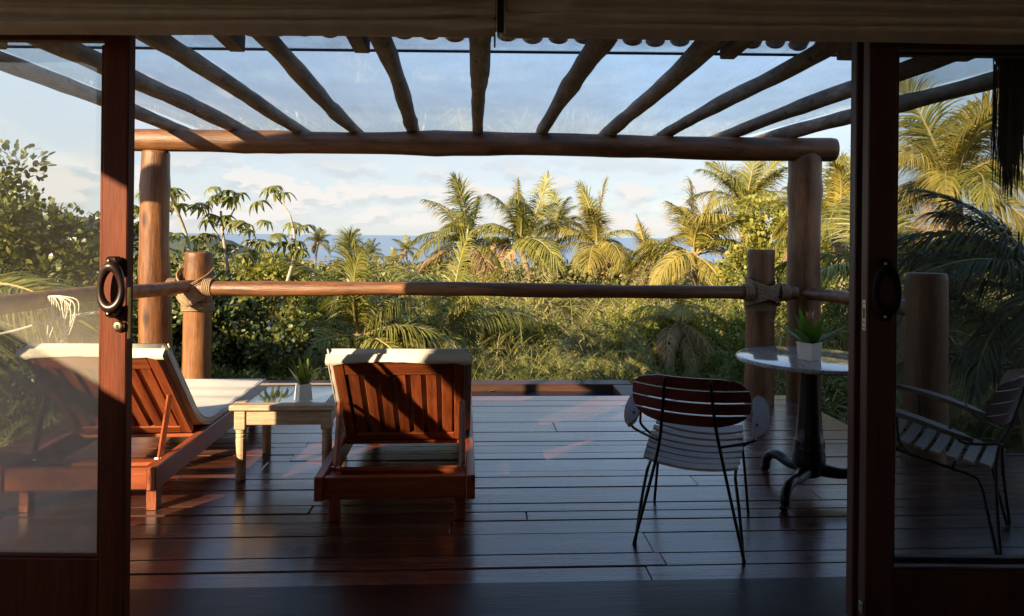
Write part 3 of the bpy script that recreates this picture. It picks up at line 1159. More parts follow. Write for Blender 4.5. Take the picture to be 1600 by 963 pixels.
# ------------------------------------------------------------------ sun loungers
def lounger(label, loc, rz):
    """origin at the near left corner on the floor; lies along +Y, head end near the viewer"""
    root = empty('sun_lounger', loc, rz, label, 'sun lounger', 'sun loungers on the deck')
    W, L = .785, 2.0
    z0, z1 = .145, .265
    rt = .045
    for x in (0, W - rt):
        mb = MB()
        mb.box(x, x + rt, 0, L, z0, z1, .005)
        mb.build('side_rail', M['teak'], root)
    for y in (.012, L - .06):
        mb = MB()
        mb.box(rt + .001, W - rt - .001, y, y + .04, z0 + .004, z1 - .006, .004)
        mb.build('end_rail', M['teak_x'], root)
    for x in (rt + .001, W - rt - .056):
        for y in (.12, L - .2):
            mb = MB()
            mb.box(x, x + .055, y, y + .06, 0, z1 - .03, .004)
            mb.build('leg', M['teak_z'], root)
    hy = .62                                     # hinge of the backrest
    for k in range(13):                          # seat slats
        y = hy + .02 + k * .1015
        mb = MB()
        mb.box(rt + .002, W - rt - .002, y, y + .075, z1 - .035, z1 - .014, .003)
        mb.build('seat_slat', M['teak_x'], root)
    mb = MB()
    mb.box(rt + .002, W - rt - .002, .30, .36, z0 + .02, z0 + .05, .003)
    mb.build('cross_bar', M['teak_x'], root)
    bx0, bx1 = .056, W - .056
    ang = math.atan2(.56, .50)
    bl_ = .725
    Mx = Matrix.Translation((0, hy, z1 + .012)) @ Matrix.Rotation(math.pi - ang, 4, 'X')
    # local: +y up along the back, local z: + is away from the mattress after the turn
    back = empty('backrest')
    back.parent = root
    back.matrix_local = Mx
    for x in (bx0, bx1 - .055):
        mb = MB()
        mb.box(x, x + .055, 0, bl_, -.018, .018, .004)
        mb.build('frame', M['teak'], back)
    for y, h in ((bl_ - .115, .115), (0.0, .06)):
        mb = MB()
        mb.box(bx0 + .056, bx1 - .056, y, y + h, -.016, .016, .004)
        mb.build('frame', M['teak_x'], back)
    ns = 7
    wi = (bx1 - bx0 - .11)
    for k in range(ns):
        x = bx0 + .055 + wi * (k + .5) / ns
        mb = MB()
        mb.box(x - .0275, x + .0275, .061, bl_ - .116, -.009, .011, .003)
        mb.build('back_slat', M['teak'], back)
    # struts hold the back on the rails
    for x in (rt + .012, W - rt - .034):
        pt = Mx @ Vector((0, .40, .028))
        mb = MB()
        a_ = Vector((x + .011, pt.y - .015, pt.z))
        b_ = Vector((x + .011, .20, z1 - .03))
        mb.tube([a_, b_], .0165, 4)
        mb.build('strut', M['teak'], root)
        mb = MB()
        mb.tube([(x - .012, .2, z1 - .02), (x + .034, .2, z1 - .02)], .008, 8)
        mb.build('bolt', M['steel'], root)
    # mattress: one padded strip that bends at the hinge
    th = .05
    path = []
    up = Vector((0, math.cos(math.pi - ang), math.sin(math.pi - ang)))
    nb = Vector((0, math.sin(math.pi - ang), -math.cos(math.pi - ang)))   # towards the sitter
    if nb.y < 0:
        nb = -nb
    base = Vector((0, hy, z1 + .012)) + nb * (.02 + th / 2)
    path = []
    for s_ in np.linspace(bl_ - .004, .14, 14):
        path.append(base + up * s_)
    seatz = z1 - .012 + th / 2
    end = path[-1]
    for tq in np.linspace(.15, 1, 6):
        c0, c1, c2 = end, Vector((0, hy + .06, seatz + .005)), Vector((0, hy + .26, seatz))
        path.append(c0 * (1 - tq) ** 2 + c1 * 2 * tq * (1 - tq) + c2 * tq * tq)
    for yq in np.linspace(hy + .34, L - .03, 16):
        path.append(Vector((0, yq, seatz + .004 * math.sin(yq * 21))))
    nseg = len(path)
    cs = []
    mx0, mx1 = .02, W - .02
    hw, hh, rr = (mx1 - mx0) / 2, th / 2, .022
    for cxs, czs, a0 in ((1, 1, 0), (-1, 1, 90), (-1, -1, 180), (1, -1, 270)):
        for k in range(4):
            a = R(a0 + 30 * k)
            cs.append((cxs * (hw - rr) + rr * math.cos(a), czs * (hh - rr) + rr * math.sin(a)))
    Vm = []
    for i, p in enumerate(path):
        T = (path[min(nseg - 1, i + 1)] - path[max(0, i - 1)]).normalized()
        Nn = Vector((0, -T.z, T.y))
        if Nn.z < 0 and abs(T.z) < .99:
            Nn = -Nn
        sc_ = 1.0 if 0 < i < nseg - 1 else .93
        for (cxv, czv) in cs:
            wv = .003 * math.sin(i * 1.7 + cxv * 9)
            Vm.append((W / 2 + cxv * (sc_ if abs(cxv) > hw - rr else 1), p.y + Nn.y * (czv + wv) * sc_, p.z + Nn.z * (czv + wv) * sc_))
    nc = len(cs)
    Fm = [(i * nc + k, i * nc + (k + 1) % nc, (i + 1) * nc + (k + 1) % nc, (i + 1) * nc + k) for i in range(nseg - 1) for k in range(nc)]
    Fm += [tuple(reversed(range(nc))), tuple(range((nseg - 1) * nc, nseg * nc))]
    mb = MB()
    mb.add(Vm, Fm)
    mat_ = mb.build('mattress', M['cotton'], root, True)
    for sg in (-1, 1):
        for sd in (-1, 1):
            pp_ = []
            for i, p in enumerate(path):
                T = (path[min(nseg - 1, i + 1)] - path[max(0, i - 1)]).normalized()
                Nn = Vector((0, -T.z, T.y))
                if Nn.z < 0 and abs(T.z) < .99:
                    Nn = -Nn
                pp_.append(Vector((W / 2 + sg * (hw - .004), p.y, p.z)) + Nn * (sd * (hh - .006)))
            mb = MB()
            mb.tube(pp_, .0045, 6)
            mb.build('piping', M['cotton'], mat_, True)
    # hood of the cover that slips over the top of the backrest
    mb = MB()
    top = base + up * (bl_ - .006)
    q0 = top - nb * (th / 2)
    pts_ = [q0 + nb * .004 + up * .014, q0 - nb * .034 + up * .012, q0 - nb * .043 + up * .007, q0 - nb * .0425 + up * .001]
    hv_ = []
    nxh = 18
    for i in range(nxh + 1):
        t_ = i / nxh
        x = mx0 + .004 + (mx1 - mx0 - .008) * t_
        for j, pp in enumerate(pts_):
            drop = 0
            if j == 3:
                drop = .009 * math.sin(t_ * 9 + 1) * (1 if .08 < t_ < .92 else 0) + (.02 if t_ < .1 or t_ > .93 else 0)
            pq = pp - up * drop
            hv_.append((x, pq.y, pq.z))
    mb.quads(hv_, [(i * 4 + j, (i + 1) * 4 + j, (i + 1) * 4 + j + 1, i * 4 + j + 1) for i in range(nxh) for j in range(3)])
    mb.build('cover_hood', M['cotton'], mat_, True)
    return root


lr = P(490, 760, 3.3)
lounger('wooden sun lounger with white mattress beside the small side table, fully in view', (lr.x, 3.3, .001), R(4.0))
ll = P(243, 760, 3.42)
W_ = .785
lounger('wooden sun lounger half hidden behind the sliding door with the oval pull', (ll.x - W_ * math.cos(R(4)), 3.42 - W_ * math.sin(R(4)), .001), R(4.0))

# ------------------------------------------------------------------ side table with pot
st_ = P(376, 751, 4.0)
tab = empty('side_table', (st_.x, 4.0, .001), R(3.2), 'low pale wood side table with glass top between the sun loungers', 'table')
S = .50
legp = [(.0, .45), (.027, .45), (.027, .31)]
for x in (0, S):
    for y in (0, S):
        mb = MB()
        mb.box(x - .032, x + .032, y - .032, y + .032, .30, .415, .004)
        mb.lathe([(.027, 0), (.029, .008), (.030, .18), (.030, .245), (.026, .251), (.030, .257), (.030, .268), (.026, .274), (.031, .281), (.031, .2995)], 14, True, (x, y))
        mb.build('leg', M['pale'], tab, False)
for (x0, x1, y0, y1) in ((.033, S - .033, -.022, .0), (.033, S - .033, S, S + .022), (-.022, 0, .033, S - .033), (S, S + .022, .033, S - .033)):
    mb = MB()
    mb.box(x0, x1, y0, y1, .325, .414, .003)
    mb.build('apron', M['pale'], tab)
e = .055
for (x0, x1, y0, y1) in ((-e, S + e, -e, .02), (-e, S + e, S - .02, S + e), (-e, .02, .0205, S - .0205), (S - .02, S + e, .0205, S - .0205)):
    mb = MB()
    mb.box(x0, x1, y0, y1, .416, .448, .005)
    mb.build('top_frame', M['pale'], tab)
mb = MB()
mb.box(.0205, S - .0205, .0205, S - .0205, .436, .444, .001)
mb.build('glass_top', M['glass_top'], tab)
mb = MB()
mb.box(.021, S - .021, .021, S - .021, .417, .430, .001)
mb.build('under_panel', M['pale'], tab)


def strap_blades(mb, p0, d0, L, W, droop, k=5, tip=.08, belly=.35, sidev=None, fold=0.0):
    """many tapering blades, vectorised"""
    p0, d0 = np.asarray(p0, float), np.asarray(d0, float)
    n_ = len(p0)
    L, W, droop = (np.broadcast_to(np.asarray(q, float), (n_,)) for q in (L, W, droop))
    d = d0 / np.linalg.norm(d0, axis=1, keepdims=True)
    p = p0.copy()
    Vv = np.zeros((n_, k + 1, 2, 3))
    for i in range(k + 1):
        t = i / k
        w = W * ((belly + (1 - belly) * min(1, t / .3)) if t < .3 else (1 - (t - .3) / .7) ** .8 * (1 - tip) + tip) * .5
        if sidev is None:
            s = np.cross(d, np.array([0, 0, 1.0]))
            nn = np.linalg.norm(s, axis=1, keepdims=True)
            s = np.where(nn > 1e-4, s / np.maximum(nn, 1e-4), np.array([1.0, 0, 0]))
        else:
            s = sidev
        Vv[:, i, 0] = p - s * w[:, None]
        Vv[:, i, 1] = p + s * w[:, None]
        step = (L / k)[:, None]
        p = p + d * step
        d = d + np.array([0, 0, -1.0]) * (droop / k)[:, None]
        d /= np.linalg.norm(d, axis=1, keepdims=True)
    base = (np.arange(n_) * (k + 1) * 2)[:, None, None]
    i_ = (np.arange(k) * 2)[None, :, None]
    q = base + i_ + np.array([0, 1, 3, 2])[None, None, :]
    mb.quads(Vv.reshape(-1, 3), q.reshape(-1, 4))
    return mb


def rosette(mb, n_, L, W, el0, el1, droop, z, seed, k=6):
    rg = np.random.default_rng(seed)
    az_ = np.arange(n_) * 2.399 + rg.uniform(-.2, .2, n_)
    el = np.linspace(el0, el1, n_) + rg.uniform(-.08, .08, n_)
    d = np.stack([np.cos(az_) * np.cos(el), np.sin(az_) * np.cos(el), np.sin(el)], 1)
    p = np.stack([np.cos(az_) * .008, np.sin(az_) * .008, np.full(n_, z)], 1)
    return strap_blades(mb, p, d, L * rg.uniform(.8, 1.15, n_), W * rg.uniform(.85, 1.15, n_), droop, k)


pp = P(472, 628, 4.06)
pot = empty('potted_plant', (pp.x - .005, 4.10, .450), R(38), 'small white pot with yellow green leaves on the side table', 'potted plant')
mb = MB()
mb.add([(-.042, -.042, 0), (.042, -.042, 0), (.042, .042, 0), (-.042, .042, 0), (-.034, -.034, .098), (.034, -.034, .098), (.034, .034, .098), (-.034, .034, .098),
        (-.028, -.028, .098), (.028, -.028, .098), (.028, .028, .098), (-.028, .028, .098), (-.028, -.028, .08), (.028, -.028, .08), (.028, .028, .08), (-.028, .028, .08)],
       [(3, 2, 1, 0), (0, 1, 5, 4), (1, 2, 6, 5), (2, 3, 7, 6), (3, 0, 4, 7), (4, 5, 9, 8), (5, 6, 10, 9), (6, 7, 11, 10), (7, 4, 8, 11), (8, 9, 13, 12), (9, 10, 14, 13), (10, 11, 15, 14), (11, 8, 12, 15), (12, 13, 14, 15)])
mb.build('pot', M['ceramic'], pot)
mb = MB()
rosette(mb, 9, .16, .042, .9, 1.45, .25, .075, 3)
mb.build('leaves', M['pot_leaf'], pot, True)
mb = MB()
strap_blades(mb, np.zeros((5, 3)) + [0, 0, .08], np.array([[-.35, .2, 1], [-.2, -.1, 1], [.4, .3, 1], [.1, .2, 1], [-.5, 0, 1]]), [.2, .21, .19, .2, .16], .012, .1)
mb.build('thin_leaves', M['brom'], pot, True)

# ------------------------------------------------------------------ round table with bromeliad
TX, TYY = 1.72, 3.9
rt_ = empty('round_table', (TX, TYY, .001), 0, 'round grey granite table on black iron pedestal with three feet', 'table')
mb = MB()
rT = .408
mb.lathe([(0, .742), (rT - .03, .742), (rT - .006, .746), (rT, .755), (rT, .762), (rT - .008, .769), (rT - .02, .771), (0, .771)], 72, False)
mb.build('table_top', M['granite'], rt_, True)
mb = MB()
mb.lathe([(.12, .735), (.12, .741), (0, .7415)], 24, False)
mb.lathe([(r_ * 1.15, z_) for r_, z_ in [(.02, .736), (.06, .73), (.047, .70), (.046, .68), (.051, .52), (.059, .38), (.066, .30), (.073, .292), (.068, .285), (.074, .278), (.069, .271), (.075, .264), (.071, .25), (.078, .21), (.077, .17), (.062, .13), (.055, .10), (.03, .085)]], 28, True)
mb.build('pedestal', M['iron'], rt_, True)
for a_ in (R(228), R(108), R(348)):
    mb = MB()
    pts = [(.03, 0, .14), (.10, 0, .125), (.18, 0, .118), (.26, 0, .128), (.325, 0, .115), (.365, 0, .07), (.37, 0, .025), (.395, 0, .014)]
    ptsr = smooth_path(pts, 4)
    rad = list(np.interp(np.linspace(0, 1, len(ptsr)), [0, .3, .65, .85, 1], [.042, .030, .027, .026, .020]))
    mb.tube([Matrix.Rotation(a_, 3, 'Z') @ Vector(q) for q in ptsr], rad, 12, True)
    v_ = mb.v[-1]
    v_[:, 2] = np.maximum(v_[:, 2], 0)
    mb.build('foot', M['iron'], rt_, True)

bp = P(1262, 556, TYY - .05)
pot = empty('potted_bromeliad', (bp.x, TYY - .07, .7735), R(33), 'white cube pot with spiky green bromeliad and red flower on the round table', 'potted plant')
mb = MB()
h_ = .098
a0, a1, ai = .043, .049, .043
mb.add([(-a0, -a0, 0), (a0, -a0, 0), (a0, a0, 0), (-a0, a0, 0), (-a1, -a1, h_), (a1, -a1, h_), (a1, a1, h_), (-a1, a1, h_),
        (-ai, -ai, h_), (ai, -ai, h_), (ai, ai, h_), (-ai, ai, h_), (-ai, -ai, h_ - .02), (ai, -ai, h_ - .02), (ai, ai, h_ - .02), (-ai, ai, h_ - .02)],
       [(3, 2, 1, 0), (0, 1, 5, 4), (1, 2, 6, 5), (2, 3, 7, 6), (3, 0, 4, 7), (4, 5, 9, 8), (5, 6, 10, 9), (6, 7, 11, 10), (7, 4, 8, 11), (8, 9, 13, 12), (9, 10, 14, 13), (10, 11, 15, 14), (11, 8, 12, 15), (12, 13, 14, 15)])
mb.build('pot', M['ceramic'], pot)
mb = MB()
rosette(mb, 18, .225, .058, .38, 1.25, .22, h_ - .02, 8, 7)
mb.build('leaves', M['brom'], pot, True)
mb = MB()
rosette(mb, 9, .055, .02, .7, 1.5, .1, .215, 9, 4)
strap_blades(mb, np.array([[0, 0, .09]]), np.array([[.02, .02, 1.0]]), [.14], .014, 0)
mb.build('flower', M['brom_red'], pot, True)

# ------------------------------------------------------------------ slatted iron chairs
def chair(label, loc, rz):
    root = empty('garden_chair', loc, rz, label, 'chair', 'slatted iron armchairs on the deck')
    rd = .0075
    for s in (-1, 1):
        mb = MB()
        mb.tube(smooth_path([(s * .100, -.385, .815), (s * .118, -.335, .62), (s * .150, -.272, .42), (s * .248, -.30, .0)], 8), rd, 8)
        mb.build('back_rod', M['iron'], root, True)
        mb = MB()
        mb.tube(smooth_path([(s * .244, -.288, .0), (s * .222, -.245, .20), (s * .205, -.215, .315), (s * .2, -.17, .345), (s * .2, .05, .385), (s * .2, .225, .418), (s * .208, .258, .40), (s * .224, .275, .25), (s * .245, .29, 0)], 6), rd, 8)
        mb.build('leg_frame', M['iron'], root, True)
        mb = MB()
        mb.tube(smooth_path([(s * .292, .12, .615), (s * .296, .11, .50), (s * .285, .10, .455), (s * .205, .08, .40)], 5), rd * .9, 8)
        mb.build('arm_rod', M['iron'], root, True)
        mb = MB()
        mb.tube(smooth_path([(s * .29, -.10, .575), (s * .295, -.13, .535), (s * .275, -.17, .51), (s * .135, -.292, .50)], 5), rd * .9, 8)
        mb.build('arm_rod', M['iron'], root, True)
        mb = MB()
        nA = 10
        ring = []
        for i in range(nA + 1):
            t = i / nA
            y = .235 - .43 * t
            w = .034 * (1 - abs(2 * t - 1) ** 5) + .004
            ring.append((t, y, .638 - .095 * t + .012 * math.sin(math.pi * t), w))
        vs = []
        for t, y, z, w in ring:
            cx_ = s * (.290 + .018 * math.sin(math.pi * t * .9))
            vs += [(cx_ - w, y, z), (cx_ + w, y, z), (cx_ + w, y, z - .022), (cx_ - w, y, z - .022)]
        fs = [(i * 4 + k, i * 4 + (k + 1) % 4, i * 4 + 4 + (k + 1) % 4, i * 4 + 4 + k) for i in range(nA) for k in range(4)]
        fs += [(3, 2, 1, 0), (nA * 4, nA * 4 + 1, nA * 4 + 2, nA * 4 + 3)]
        mb.add(vs, fs)
        mb.build('armrest', M['arm'], root)
    mb = MB()
    mb.tube([(-.2, -.10, .357), (.2, -.10, .357)], rd * .9, 8)
    mb.tube([(-.2, .2, .412), (.2, .2, .412)], rd * .9, 8)
    mb.build('cross_rod', M['iron'], root, True)
    # seat slats, bowed down in the middle
    ns = 8
    for k in range(ns):
        t = k / (ns - 1)
        y = -.225 + .475 * t
        z = .352 + .105 * t + (.018 if k == ns - 1 else 0) * -1 + .03 * (1 - t) ** 3
        half = .215 + .012 * math.sin(math.pi * t)
        vs, nS = [], 10
        tilt = .2
        for i in range(nS + 1):
            u = 2 * i / nS - 1
            x = half * u
            dz = .030 * u * u
            dy = .020 * (u * u)
            hw_ = .0225 * (1 - .25 * abs(u) ** 8)
            for (oy, oz) in ((-hw_, -hw_ * tilt), (hw_, hw_ * tilt)):
                vs.append((x, y + oy - dy * .5, z + oz + dz))
            for (oy, oz) in ((hw_, hw_ * tilt), (-hw_, -hw_ * tilt)):
                vs.append((x, y + oy - dy * .5, z + oz + dz - .012))
        fs = [(i * 4 + kk, i * 4 + (kk + 1) % 4, i * 4 + 4 + (kk + 1) % 4, i * 4 + 4 + kk) for i in range(nS) for kk in range(4)]
        fs += [(3, 2, 1, 0), (nS * 4, nS * 4 + 1, nS * 4 + 2, nS * 4 + 3)]
        mb = MB()
        mb.add(vs, fs)
        mb.build('seat_slat', M['slat_pale'], root)
    # four back slats cut to a rounded outline, curved round the sitter
    nb_, h0, h1 = 4, .592, .822
    gap = .007
    sh = (h1 - h0 - gap * (nb_ - 1)) / nb_

    def halfw(z):
        q = (z - (h0 + h1) / 2) / ((h1 - h0) / 2 * 1.02)
        return .268 * (1 - abs(q) ** 3.2) ** (1 / 3.2) if abs(q) < 1 else .02

    for k in range(nb_):
        za_ = h0 + k * (sh + gap)
        zb_ = za_ + sh
        wa, wb, wm = halfw(za_ + .004), halfw(zb_ - .004), halfw((za_ + zb_) / 2)
        vs, nS = [], 14
        lv = [(za_ + (zb_ - za_) * q / 4, 0) for q in range(5)] + [(za_ + (zb_ - za_) * q / 4, 1) for q in range(4, -1, -1)]
        nl = len(lv)
        for i in range(nS + 1):
            u = 2 * i / nS - 1
            for zz, off in lv:
                x = halfw(min(max(zz, za_ + .002), zb_ - .002)) * u
                yb_ = -.335 - (zz - .62) * .27 + .085 * (x / .26) ** 2
                vs.append((x, yb_ + .012 * off + .007, zz))
        fs = [(i * nl + kk, i * nl + nl + kk, i * nl + nl + (kk + 1) % nl, i * nl + (kk + 1) % nl) for i in range(nS) for kk in range(nl)]
        fs += [tuple(range(nl)), tuple(nS * nl + q for q in reversed(range(nl)))]
        mb = MB()
        mb.add(vs, fs)
        mb.build('back_slat', M['slat_red'], root)
    return root


chair('slatted iron armchair with its red wooden back turned to the viewer', (.93, 3.40, .001), R(-21))
chair('slatted iron armchair seen side on through the dark sliding door', (2.17, 3.47, .001), R(50))

# ------------------------------------------------------------------ hanging palm fibre, and white cords standing in for a reflection in the glass
fb_ = P(1578, 95, 3.5)
tas = empty('palm_fibre_tassel', fb_, 0, 'dark palm fibre tassel hanging from the pergola end', 'tassel')
n_ = 420
rg = np.random.default_rng(4)
off = np.stack([rg.normal(0, .022, n_), rg.normal(0, .03, n_), rg.uniform(-.02, .05, n_)], 1)
off2 = np.stack([.11 + rg.normal(0, .028, 170), rg.normal(0, .03, 170), rg.uniform(-.02, .05, 170)], 1)
p_ = np.concatenate([off, off2])
d_ = np.stack([rg.normal(0, .03, len(p_)), rg.normal(0, .03, len(p_)), -np.ones(len(p_))], 1)
L_ = np.concatenate([rg.uniform(.45, .72, n_), rg.uniform(.2, .62, 170)])
mb = MB()
strap_blades(mb, p_, d_, L_, rg.uniform(.004, .010, len(p_)), 0, 5, .3, .8)
mb.build('fibres', M['thatch'], tas)
mb = MB()
mb.tube([(-.05, 0, .02), (.16, 0, .05)], .05, 8, True, .1, 3)
mb.build('binding', M['thatch'], tas)

ha = empty('reflected_hammock', P(100, 480, 4.55), 0, 'white cords behind the glazed door standing in for a reflection in its pane', 'reflected_hammock')
h0_ = ha.location
mb = MB()
rg_ = random.Random(2)
kn_ = P(84, 474, 4.56) - h0_
for i in range(16):
    a_ = P(72 + 3.2 * i, 470 + rg_.uniform(-4, 6), 4.55) - h0_
    bq = P(74 + 2.2 * i + rg_.uniform(-6, 6), 500 + rg_.uniform(0, 38), 4.55 + rg_.uniform(-.05, .05)) - h0_
    md = (a_ + bq) / 2 + Vector((rg_.uniform(-.04, .04), 0, rg_.uniform(-.02, .02)))
    mb.tube(smooth_path([kn_ + Vector((.01 * (i - 8) * .4, 0, .05)), a_, md, bq], 4), .004, 5)
mb.build('cords', M['rope_white'], ha, True)
mb = MB()
mb.tube(smooth_path([P(-90, 541, 4.2) - h0_, P(20, 518, 4.4) - h0_, P(90, 498, 4.55) - h0_, P(170, 486, 4.75) - h0_], 6), .010, 8)
mb.build('main_cord', M['rope_white'], ha, True)

# ------------------------------------------------------------------ vegetation builders
def leaves6(mb, p, d, nrm, L, W, cup=.25):
    """leaf blades with six corners and a folded midrib line"""
    d = d / np.linalg.norm(d, axis=1, keepdims=True)
    s = np.cross(d, nrm)
    s /= np.maximum(np.linalg.norm(s, axis=1, keepdims=True), 1e-5)
    u = np.cross(s, d)
    L = np.broadcast_to(L, (len(p),))[:, None]
    W = np.broadcast_to(W, (len(p),))[:, None]
    v = np.stack([p, p + d * L * .38 - s * W * .42 + u * W * cup * .3, p + d * L * .38 + s * W * .42 + u * W * cup * .3,
                  p + d * L * .74 - s * W * .45 - u * L * .04, p + d * L * .74 + s * W * .45 - u * L * .04, p + d * L - u * L * .14], 1)
    b_ = (np.arange(len(p)) * 6)[:, None]
    n0 = mb.n
    mb.v.append(v.reshape(-1, 3))
    q = (b_ + np.array([[1, 2, 4, 3]]) + n0).tolist()
    t1 = (b_ + np.array([[0, 2, 1]]) + n0).tolist()
    t2 = (b_ + np.array([[3, 4, 5]]) + n0).tolist()
    for lst in (q, t1, t2):
        mb.f.extend(map(tuple, lst))
        mb.m.extend([mb.mi] * len(lst))
    mb.n += len(p) * 6
    return mb


def unit(v):
    return v / np.maximum(np.linalg.norm(v, axis=-1, keepdims=True), 1e-6)


def frond_into(mb, e0, droop, m_, seed, lmax=.30, k=3, wid=.018, ldroop=.9, wind=0.0, length=1.0, origin=(0, 0, 0), azim=0.0, rib=True, gap=.0):
    rg = np.random.default_rng(seed)
    nr = 14
    d = np.array([math.cos(e0), 0, math.sin(e0)])
    pts, tang = [np.zeros(3)], []
    for i in range(nr):
        tang.append(d.copy())
        pts.append(pts[-1] + d / nr)
        d = d + np.array([0, wind / nr, -droop / nr * (1 + .5 * i / nr)])
        d /= np.linalg.norm(d)
    tang.append(d)
    pts, tang = np.array(pts), np.array(tang)
    tt = np.linspace(.13, .985, m_)
    P0, D0, LL, SV, WW, DR = [], [], [], [], [], []
    for sgn in (-1, 1):
        t = np.clip(tt + rg.uniform(-.006, .006, m_), 0, 1)
        if gap:
            t = t[rg.uniform(0, 1, m_) > gap]
        mm = len(t)
        pos = np.stack([np.interp(t * nr, np.arange(nr + 1), pts[:, c]) for c in range(3)], 1)
        tg = unit(np.stack([np.interp(t * nr, np.arange(nr + 1), tang[:, c]) for c in range(3)], 1))
        sd = np.tile(np.array([0.0, sgn, 0]), (mm, 1))
        sd = unit(sd - tg * (sd * tg).sum(1, keepdims=True))
        up = np.cross(tg, sd) * sgn
        ang = np.interp(t, [0, .5, 1], [R(68), R(52), R(18)]) + rg.normal(0, R(4), mm)
        lift = np.interp(t, [0, 1], [.25, .08]) + rg.normal(0, .08, mm)
        dd = unit(tg * np.cos(ang)[:, None] + sd * np.sin(ang)[:, None] + up * lift[:, None])
        prof_ = np.interp(t, [0, .13, .3, .55, .8, 1], [.3, .6, .95, 1, .7, .35])
        P0.append(pos)
        D0.append(dd)
        LL.append(lmax * prof_ * rg.uniform(.86, 1.08, mm))
        sv = np.cross(dd, up)
        SV.append(unit(sv + .35 * rg.normal(0, 1, (mm, 1)) * up))
        WW.append(np.full(mm, wid) * rg.uniform(.8, 1.15, mm))
        DR.append(ldroop * rg.uniform(.6, 1.3, mm))
    P0, D0, LL, SV, WW, DR = (np.concatenate(q) for q in (P0, D0, LL, SV, WW, DR))
    ca, sa = math.cos(azim), math.sin(azim)
    Rz = np.array([[ca, -sa, 0], [sa, ca, 0], [0, 0, 1.0]])
    o_ = np.asarray(origin, float)
    mb.mi = 0
    strap_blades(mb, (P0 * length) @ Rz.T + o_, D0 @ Rz.T, LL * length, WW * length, DR, k, .08, .5, SV @ Rz.T)
    if rib:
        mb.mi = 1
        mb.tube([tuple(q) for q in (pts * length) @ Rz.T + o_], [length * (.014 * (1 - .9 * i / nr) + .0012) for i in range(nr + 1)], 5, False)
        mb.mi = 0
    return mb


FR = {}


def frond_mesh(kind, ei, vi):
    key = (kind, ei, vi)
    if key not in FR:
        e0, dr = [(R(80), .55), (R(62), 1.0), (R(42), 1.35), (R(20), 1.4), (R(-8), 1.2), (R(-42), .7)][ei]
        mb = MB()
        frond_into(mb, e0, dr, 88, 100 + ei * 7 + vi * 31 + len(kind), (.38, .33, .41, .36, .37)[vi], 4, .0145, (1.7, 2.3, 1.3, 2.0, 2.6)[vi] if ei < 4 else 2.4, (-.5, .45, .05, .8, -.2)[vi], gap=.04 if kind != 'palm_dry' else .3)
        FR[key] = mb.mesh('frond', [M[kind], M['rachis']], False)
    return FR[key]


def palm(label, base, crown, Lf, nf, seed, kind='palm', ncoco=True, dry=2, emin=0, lean_az=None, trunk_r=.12, group='coconut palms', emax=5, spec=None, name='coconut_palm'):
    """base: foot of the trunk, crown: where the fronds start"""
    base, crown = Vector(base), Vector(crown)
    root = empty(name, base, 0, label, 'palm', group)
    rg = random.Random(seed)
    lean = (rg.uniform(-14, 14), rg.uniform(-12, 12))
    c = crown - base
    pts = [Vector((0, 0, 0)), Vector((c.x * .15, c.y * .15, c.z * .35)), Vector((c.x * .55, c.y * .55, c.z * .7)), c]
    path = smooth_path(pts, 8)
    mb = MB()
    nP_ = len(path)
    mb.tube(path, [trunk_r * (1.25 - .45 * i / nP_) * (1 + .06 * (i % 2)) for i in range(nP_)], 10, True, .05, seed)
    mb.tube([c - Vector((0, 0, .3 * Lf * .2)), c + Vector((0, 0, .05 * Lf))], [trunk_r * .9, trunk_r * 1.1], 8)
    mb.build('trunk', M['trunk'], root, True)
    lst = spec
    if lst is None:
        lst = []
        for i in range(nf):
            u = i / max(1, nf - 1)
            ei = emin + u * (emax - emin)
            ei = min(5, max(0, int(round(ei + rg.uniform(-.35, .35)))))
            lst.append((i * 137.5 + rg.uniform(-14, 14) + seed * 31, ei, rg.uniform(.85, 1.1)))
    for i, (a_, ei, sc_) in enumerate(lst):
        kd = kind
        if (ei >= 5 and dry > 0) or (ei == 4 and dry > 0 and rg.random() < .5):
            kd = 'palm_dry'
        elif kind == 'palm_gold' and rg.random() < .3:
            kd = 'palm'
        o = put('frond', frond_mesh(kd, ei, rg.randrange(5)), root)
        s_ = Lf * sc_
        o.location = c
        o.rotation_mode = 'QUATERNION'
        o.rotation_quaternion = (Matrix.Rotation(R(lean[0]), 3, 'X') @ Matrix.Rotation(R(lean[1]), 3, 'Y') @ Matrix.Rotation(R(a_), 3, 'Z') @ Matrix.Rotation(R(rg.uniform(-16, 16)), 3, 'X') @ Matrix.Rotation(R(rg.uniform(-9, 9)), 3, 'Y')).to_quaternion()
        o.scale = (s_, s_, s_)
    return root


def ground(x, y):
    return float(terrain_z(x, y))


def palm_px(label, px, py, Y, Lf, nf, seed, foot=None, **kw):
    c = P(px, py, Y)
    fx = foot if foot is not None else random.uniform(-.6, .6)
    b_ = Vector((c.x + fx, Y + random.uniform(-.3, .3), 0))
    b_.z = ground(b_.x, b_.y) - .1
    return palm(label, b_, c, Lf, nf, seed, **kw)


